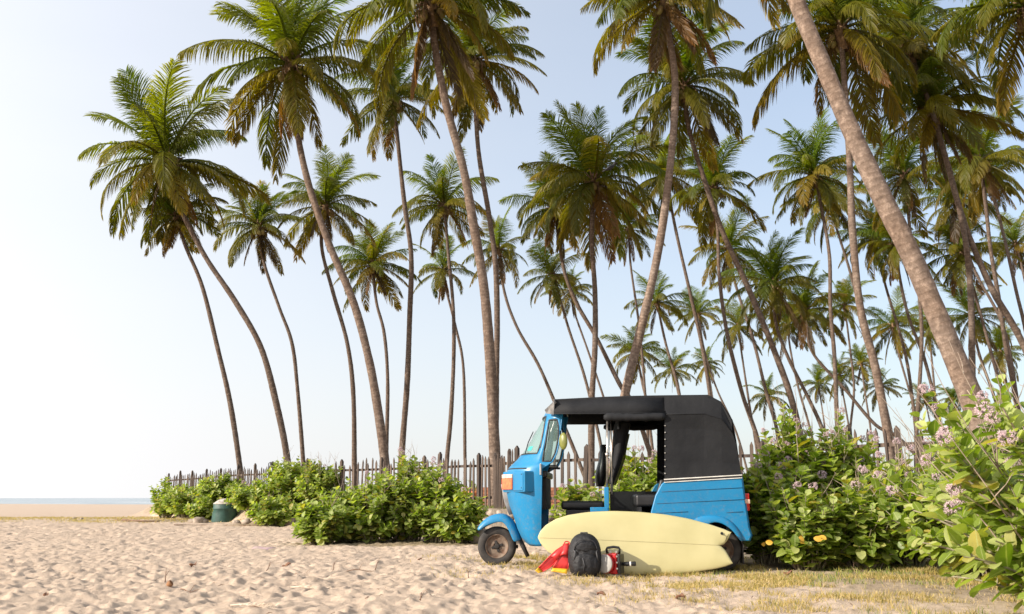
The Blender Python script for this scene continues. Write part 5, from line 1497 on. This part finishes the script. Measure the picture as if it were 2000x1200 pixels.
log('dark branch lying on the sand near the left grass strip', [(240,1012,30),(268,1016,29),(312,1016,29)], .035)
log('thin crooked branch on the grass strip at the far left', [(225,1003,31),(252,1016,29)], .02)
def rock(label, px, py, Y, s, i):
    p = at(px, py, Y); z = ground(p.x, Y)
    o = link_mesh('rock', STONES[i % 6], None, None); o.location = (p.x, Y, z+s*.35); k = s/.12; o.scale = (k, k*1.2, k); o.rotation_euler = (0, 0, i*1.3)
    tag(o, label, 'rock', 'stones on the sand')
for i, (px, py, Y, s, lb) in enumerate([(378,1013,28,.12,'small grey stone left of the green drum, outermost'), (388,1014,27.8,.15,'grey stone left of the green drum, middle of three'), (397,1013,27.9,.13,'grey stone touching the left side of the green drum'),
        (463,1014,27.2,.11,'pale stone just right of the green drum'), (482,1015,27,.13,'bluish stone second to the right of the green drum'), (505,1017,26.5,.10,'pale stone further right of the green drum'),
        (940,1012,15.4,.20,'pale angular stone behind the rickshaw front mudguard'), (567,1022,24.6,.16,'upright stone at the right end of the grey branch'), (147,1005,33,.06,'small dark lump on sand left of its twin on the beach'), (160,1007,32.5,.055,'small dark lump right of its twin on the left beach')]):
    rock(lb, px, py, Y, s, i)
def lamp():
    Y = 31.0; p = at(522, 960, Y); z = base_z(p.x, Y); t = at(522, 905, Y)
    root = empty('garden_lamp', (p.x, Y, z)); tag(root, 'small lantern on a thin pole behind the left fence', 'lamp')
    MB().tube([(0, 0, 0), (0, 0, t.z-z)], .015, 6).build('pole', M_DARK, root)
    MB().tube([(0, 0, t.z-z), (.06, 0, t.z-z+.03), (.12, 0, t.z-z)], .012, 6).build('bracket', M_DARK, root)
    MB().lathe([(.02, .06), (.09, .0), (.07, -.14), (.03, -.16)], Matrix.Translation((.13, 0, t.z-z)), 8).build('lantern', M_DARK, root)
lamp()
def pot():
    Y = 24.5; x = gx(926, Y, .5); z = base_z(x, Y)
    root = empty('plant_pot', (x, Y, z)); tag(root, 'orange clay pot with a yellow green plant behind the fence left of the rickshaw', 'plant pot')
    MB().lathe([(0, 0), (.10, 0), (.13, .30), (.16, .34), (.16, .38), (.12, .38), (.11, .30)], Matrix(), 20).build('pot', surf('orange_clay', (.62, .24, .09), (.5, .17, .06), .7), root, smooth=True)
    lf = MB(); r = random.Random(9)
    for k in range(16):
        a = r.uniform(0, 6.28); d = Vector((math.cos(a), math.sin(a), 0)); L_ = r.uniform(.3, .5); s_ = Vector((-d.y, d.x, 0))*.03
        q = [Vector((0, 0, .34)), d*L_*.35+Vector((0, 0, .34+L_*.7)), d*L_*.8+Vector((0, 0, .34+L_*.75))]
        lf.add([q[0], q[1]-s_, q[1]+s_, q[2]], [(0, 1, 2), (1, 3, 2)])
    lf.build('leaves', M_LEAF, root, fix=False)['kind'] = 'stuff'
pot()
def brick_wall():
    root = empty('brick_wall', (-1.6, 25.5, .5)); tag(root, 'low terracotta brick wall behind the fence left of the rickshaw', 'wall')
    MB().box((-.0, .06, 0), (3.6, .18, .5)).build('wall_core', M_MORTAR, root)
    me = MB().box((-.12, 0, -.045), (.12, .08, .045)).build('brick', M_BRICK, root, bevel=0)
    md = me.data; first = True; r = random.Random(2)
    for lv in range(5):
        for k in range(14):
            o = me if first else link_mesh('brick', md, None, root); first = False
            o.location = (.14 + k*.255 + (.12 if lv % 2 else 0), -.02 + r.uniform(-.008, .008), .05+lv*.102)
brick_wall()

# bird on a frond
def crow():
    c = at(1192, 330, 29.5); root = empty('crow', c); tag(root, 'small black crow perched on a frond tip beside the broad dark crown', 'bird')
    mb = MB()
    mb.tube(catmull([Vector(v) for v in ((-.26, 0, -.10), (-.14, 0, -.03), (0, 0, .04), (.10, 0, .12), (.15, 0, .19), (.19, 0, .195), (.25, 0, .18))], 4), [.02, .025, .03, .035, .05, .06, .07, .075, .078, .075, .07, .062, .052, .046, .043, .044, .046, .045, .042, .036, .022, .016, .012, .008, .002], 10, flat=.85)
    mb.build('body', M_CROW, root, smooth=True)
    for s_ in (-1, 1):
        MB().tube([(.0, s_*.03, .0), (.01, s_*.03, -.09)], .006, 5).build('leg', M_CROW, root)
        MB().tube([(.06, s_*.06, .10), (-.08, s_*.062, .03), (-.20, s_*.03, -.05)], [.03, .04, .008], 6, flat=.4).build('wing', M_CROW, root, smooth=True)
crow()

# ---------------------------------------------------------------- grass and litter
def blades(name, label, n, sampler, hgt, mat_, seed):
    rg = np.random.default_rng(seed)
    X, Y = sampler(rg, n); n = len(X)
    Z = macro(X, Y) + relief(X, Y) - .004
    a = rg.random(n)*2*PI; w = .0014 + .002*rg.random(n); h = hgt*(.35+.9*rg.random(n))
    la = rg.random(n)*2*PI; lean = rg.random(n)*1.15*h
    sc = np.clip(Y/9.0, .8, 4)
    dx, dy = np.cos(a)*w*sc, np.sin(a)*w*sc
    lx, ly = np.cos(la)*lean, np.sin(la)*lean
    V = np.zeros((n, 5, 3))
    V[:, 0] = np.stack([X-dx, Y-dy, Z], 1); V[:, 1] = np.stack([X+dx, Y+dy, Z], 1)
    V[:, 2] = np.stack([X-dx*.8+lx*.35, Y-dy*.8+ly*.35, Z+h*.55], 1); V[:, 3] = np.stack([X+dx*.8+lx*.35, Y+dy*.8+ly*.35, Z+h*.55], 1)
    V[:, 4] = np.stack([X+lx, Y+ly, Z+h*.9], 1)
    base = np.arange(n)*5
    quads = np.stack([base, base+1, base+3, base+2], 1); tris = np.stack([base+2, base+3, base+4], 1)
    me = bpy.data.meshes.new(name); me.from_pydata(V.reshape(-1, 3).tolist(), [], quads.tolist()+tris.tolist()); me.materials.append(mat_)
    t = rg.random(n)*.92; at_ = me.attributes.new('tint', 'FLOAT', 'FACE'); at_.data.foreach_set('value', np.concatenate([t, t]).astype(np.float32))
    me.update(); o = link_mesh(name, me); tag(o, label, 'grass', kind='stuff'); return o
def s_dry(rg, n):
    Y = 5.0 + 6.8*rg.random(n*3)**1.0; X = (-1.6 + 7.4*rg.random(n*3))
    dens = smooth(.0, 2.4, X + .35*(Y-7.5)) * (1-.35*smooth(9.5, 10.5, Y))
    near = np.exp(-((Y-9.45)/.45)**2)*smooth(-.9, .2, X)*.8
    m = vnoise(X*1.7, Y*1.7, 71)*.6 + vnoise(X*5, Y*5, 72)*.4
    p = np.clip((dens + near)*1.0, 0, 1)*np.clip((m-.44)*4.5, 0.01, 1)
    k = rg.random(n*3) < p
    X, Y = X[k][:n], Y[k][:n]; return X, Y
blades('dry_grass', 'thin dry straw coloured grass on the sand round the rickshaw and right foreground', 90000, s_dry, .05, M_GRASS, 1)
def s_green(rg, n):
    Y = 5.2 + 6.2*rg.random(n*3); X = 1.4 + 4.6*rg.random(n*3)
    m = vnoise(X*1.2, Y*1.2, 81)*.6 + vnoise(X*4, Y*4, 82)*.4
    p = np.clip((m-.54)*5, 0, 1)*smooth(1.4, 3.4, X)
    p = np.maximum(p, .9*np.exp(-((Y-9.25)/.10)**2)*(X < 2.4)*np.clip((m-.45)*5, 0, 1))
    k = rg.random(n*3) < p; return X[k][:n], Y[k][:n]
blades('green_grass', 'short green grass under the right bushes and along the surfboard foot', 12000, s_green, .06, M_GREENGRASS, 2)
def s_strip(rg, n):
    X = -26 + 19*rg.random(n*3); Y = 32.5 + 8.0*(rg.random(n*3)-.5) + .09*(X+16)*-1
    m = vnoise(X*.9, Y*1.5, 91); k = rg.random(n*3) < np.clip((m-.3)*3, 0, 1); return X[k][:n], Y[k][:n]
blades('beach_grass', 'strip of yellow green grass crossing the beach at far left', 12000, s_strip, .06, M_GRASS, 3)
def s_fence(rg, n):
    X = -14 + 22*rg.random(n*2); Y = np.interp(X, FX, FY) + rg.uniform(-.5, 1.6, n*2); return X[:n], Y[:n]
blades('fence_grass', 'short yellow green grass along the foot of the picket fence', 14000, s_fence, .07, M_GREENGRASS, 4)

def litter():
    rg = random.Random(77)
    # scattered twigs, husks and dead leaves: single things for those that show
    tw = MB()
    for i in range(240):
        Y = 3.2 + 17*rg.random()**1.6; X = rg.uniform(-.58, .58)*Y
        z = ground(X, Y)+.006; a = rg.uniform(0, 6.28); L_ = rg.uniform(.02, .09)
        d = Vector((math.cos(a), math.sin(a), rg.uniform(-.05, .15)))
        tw.tube([Vector((X, Y, z)), Vector((X, Y, z))+d*L_*.5+Vector((0, 0, .006)), Vector((X, Y, z+.002))+d*L_], [.002, .003, .001], 4)
    o = tw.build('twig_litter', M_TWIG); tag(o, 'countless tiny twigs scattered over the sand', 'litter', kind='stuff')
litter()
def dead_leaf(label, px, py, s, mat_=M_DEADLEAF, name='dead_leaf', cat='dead leaf', seed=0):
    d = ray(px, py); Y = -EYE/d.z*d.y; p = at(px, py, Y); z = ground(p.x, Y); r = random.Random(seed)
    mb = MB(); rows = []
    for i in range(7):
        f = i/6; w = s*.42*math.sin(PI*min(.97, f*.9+.08)); rows.append([(s*(f-.5), w*g, .012+s*.22*abs(g)**1.5 + s*.12*math.sin(f*5+seed)+.01*r.random()) for g in (-1, -.5, 0, .5, 1)])
    o = mb.grid(rows).build(name, mat_, smooth=True, solid=.002); o.location = (p.x, Y, z); o.rotation_euler = (r.uniform(-.2, .2), r.uniform(-.2, .2), r.uniform(0, 6)); tag(o, label, cat, 'dead leaves on the sand'); return o
for i, (px, py, s, lb) in enumerate([(378,1106,.13,'curled brown leaf on sand in the middle distance left of centre'), (560,1108,.12,'curled brown leaf on sand below the big left bush'), (88,1167,.06,'small reddish leaf near the bottom left corner'),
        (205,1083,.05,'tiny reddish leaf on open sand at left'), (375,1138,.06,'small brown scrap lying on the sand left of centre'), (1330,1175,.10,'brown leaf in the dry grass near the bottom right'), (1175,1160,.10,'curled brown leaf on sand below the backpack'), (820,1095,.08,'brown leaf on sand left of the rickshaw wheel'), (1540,1125,.11,'brown leaf at the grass edge under the right hedge')]):
    dead_leaf(lb, px, py, s*.75, seed=i)
def husk(label, px, py, s):
    d = ray(px, py); Y = -EYE/d.z*d.y; p = at(px, py, Y); z = ground(p.x, Y)
    mb = MB().lathe([(0, -.9*s), (.55*s, -.6*s), (.8*s, 0), (.7*s, .5*s), (.62*s, .5*s), (.6*s, 0), (0, -.3*s)], Matrix.Rotation(.9, 4, 'Y') , 12)
    o = mb.build('coconut_husk', M_SHELL, smooth=True); o.location = (p.x, Y, z+.4*s); tag(o, label, 'coconut husk')
husk('broken orange brown coconut husk on the sand at lower left centre', 331, 1148, .035)
def stick(label, px, py, L_, ang, rise, seed):
    d = ray(px, py); Y = -EYE/d.z*d.y; p = at(px, py, Y); z = ground(p.x, Y); r = random.Random(seed)
    P_ = [Vector((math.cos(ang)*L_*f, math.sin(ang)*L_*f, rise*f*L_ + .008 + .012*math.sin(f*7+seed))) for f in [i/6 for i in range(7)]]
    mb = MB().tube(P_, [.005, .005, .0045, .004, .0035, .003, .0015], 5)
    mb.tube([P_[3], P_[3]+Vector((.02, .03, .05)), P_[3]+Vector((.06, .02, .07))], [.003, .002, .001], 4)
    o = mb.build('stick', M_TWIG, smooth=True); o.location = (p.x, Y, z); tag(o, label, 'stick', 'sticks on the sand')
for i, (px, py, L_, an, ri_, lb) in enumerate([(322,1142,.14,1.9,1.2,'small upright forked twig beside the coconut husk'), (352,1155,.20,-.35,0,'thin stick lying right of the coconut husk'), (520,1116,.16,1.4,.9,'reddish twig sticking up from sand left of centre'), (650,1115,.15,1.6,.9,'reddish twig sticking up from sand below the left bush'),
      (732,1112,.14,1.2,1.0,'short upright twig below the big bush'), (670,1117,.35,.12,0,'thin dark stick lying flat below the big left bush'), (915,1128,.12,1.7,1.3,'dark twig standing up below the front wheel'), (570,1116,.30,-.05,0,'dark stick lying right of a curled leaf'), (820,1178,.10,1.5,.8,'short pale twig near the bottom middle'), (283,1135,.14,.2,0.1,'thin stick lying left of the forked twig'), (1310,1178,.2,.3,0,'short stick in the grass near the bottom'), (1690,1118,.25,2.6,.1,'thin dry stick at the foot of the right hedge')]):
    stick(lb, px, py, L_*(.6 if ri_ > .3 else .9), an, ri_, i)
def fallen_frond(label, px, py, L_, ang, seed):
    d = ray(px, py); Y = -EYE/d.z*d.y; p = at(px, py, Y); z = ground(p.x, Y); r = random.Random(seed); mb = MB()
    D = Vector((math.cos(ang), math.sin(ang), 0)); S_ = Vector((-D.y, D.x, 0))
    mb.tube([D*L_*f + Vector((0, 0, .015+.01*math.sin(5*f))) for f in (0, .25, .5, .75, 1)], [.006, .005, .004, .003, .001], 5)
    for sd_ in (-1, 1):
        for k in range(16):
            f = .1+.85*k/16; q = D*L_*f + Vector((0, 0, .016)); e = q + (S_*sd_*r.uniform(.12, .35) + D*r.uniform(.5, .9)).normalized()*L_*r.uniform(.25, .5)*(1-f*.5) + Vector((0, 0, r.uniform(-.01, .03)))
            w_ = D*.004; m_ = q.lerp(e, .5)+Vector((0, 0, .012)); mb.add([q-w_, q+w_, m_+w_, m_-w_, e], [(0, 1, 2, 3), (3, 2, 4)])
    o = mb.build('fallen_frond', M_PALEFROND, fix=False); o.location = (p.x, Y, z); tag(o, label, 'palm frond', 'fallen frond pieces')
fallen_frond('bleached broken frond piece on the sand at bottom, right of centre left', 568, 1148, .45, -.55, 1)
fallen_frond('bleached frond piece cut by the bottom edge of the view', 450, 1190, .35, -.3, 2)
# faded pink cloth scrap half buried
d = ray(512, 1070); Yc_ = -EYE/d.z*d.y; pc = at(512, 1070, Yc_)
mb = MB(); rr = random.Random(4)
rows = [[(-.22+.06*j, -.40+.10*i, ground(pc.x-.22+.06*j, Yc_-.40+.10*i)-ground(pc.x, Yc_)-.004+.022*rr.random()-(.03 if (i in (0, 8) or j in (0, 7)) else 0)) for j in range(8)] for i in range(9)]
o = mb.grid(rows).build('cloth_scrap', surf('faded_pink_cloth', (.46, .30, .34), (.44, .34, .28), .9, 9, bs=.3), smooth=True); o.location = (pc.x, Yc_, ground(pc.x, Yc_)); tag(o, 'faded pinkish cloth scrap half buried in open sand', 'cloth')
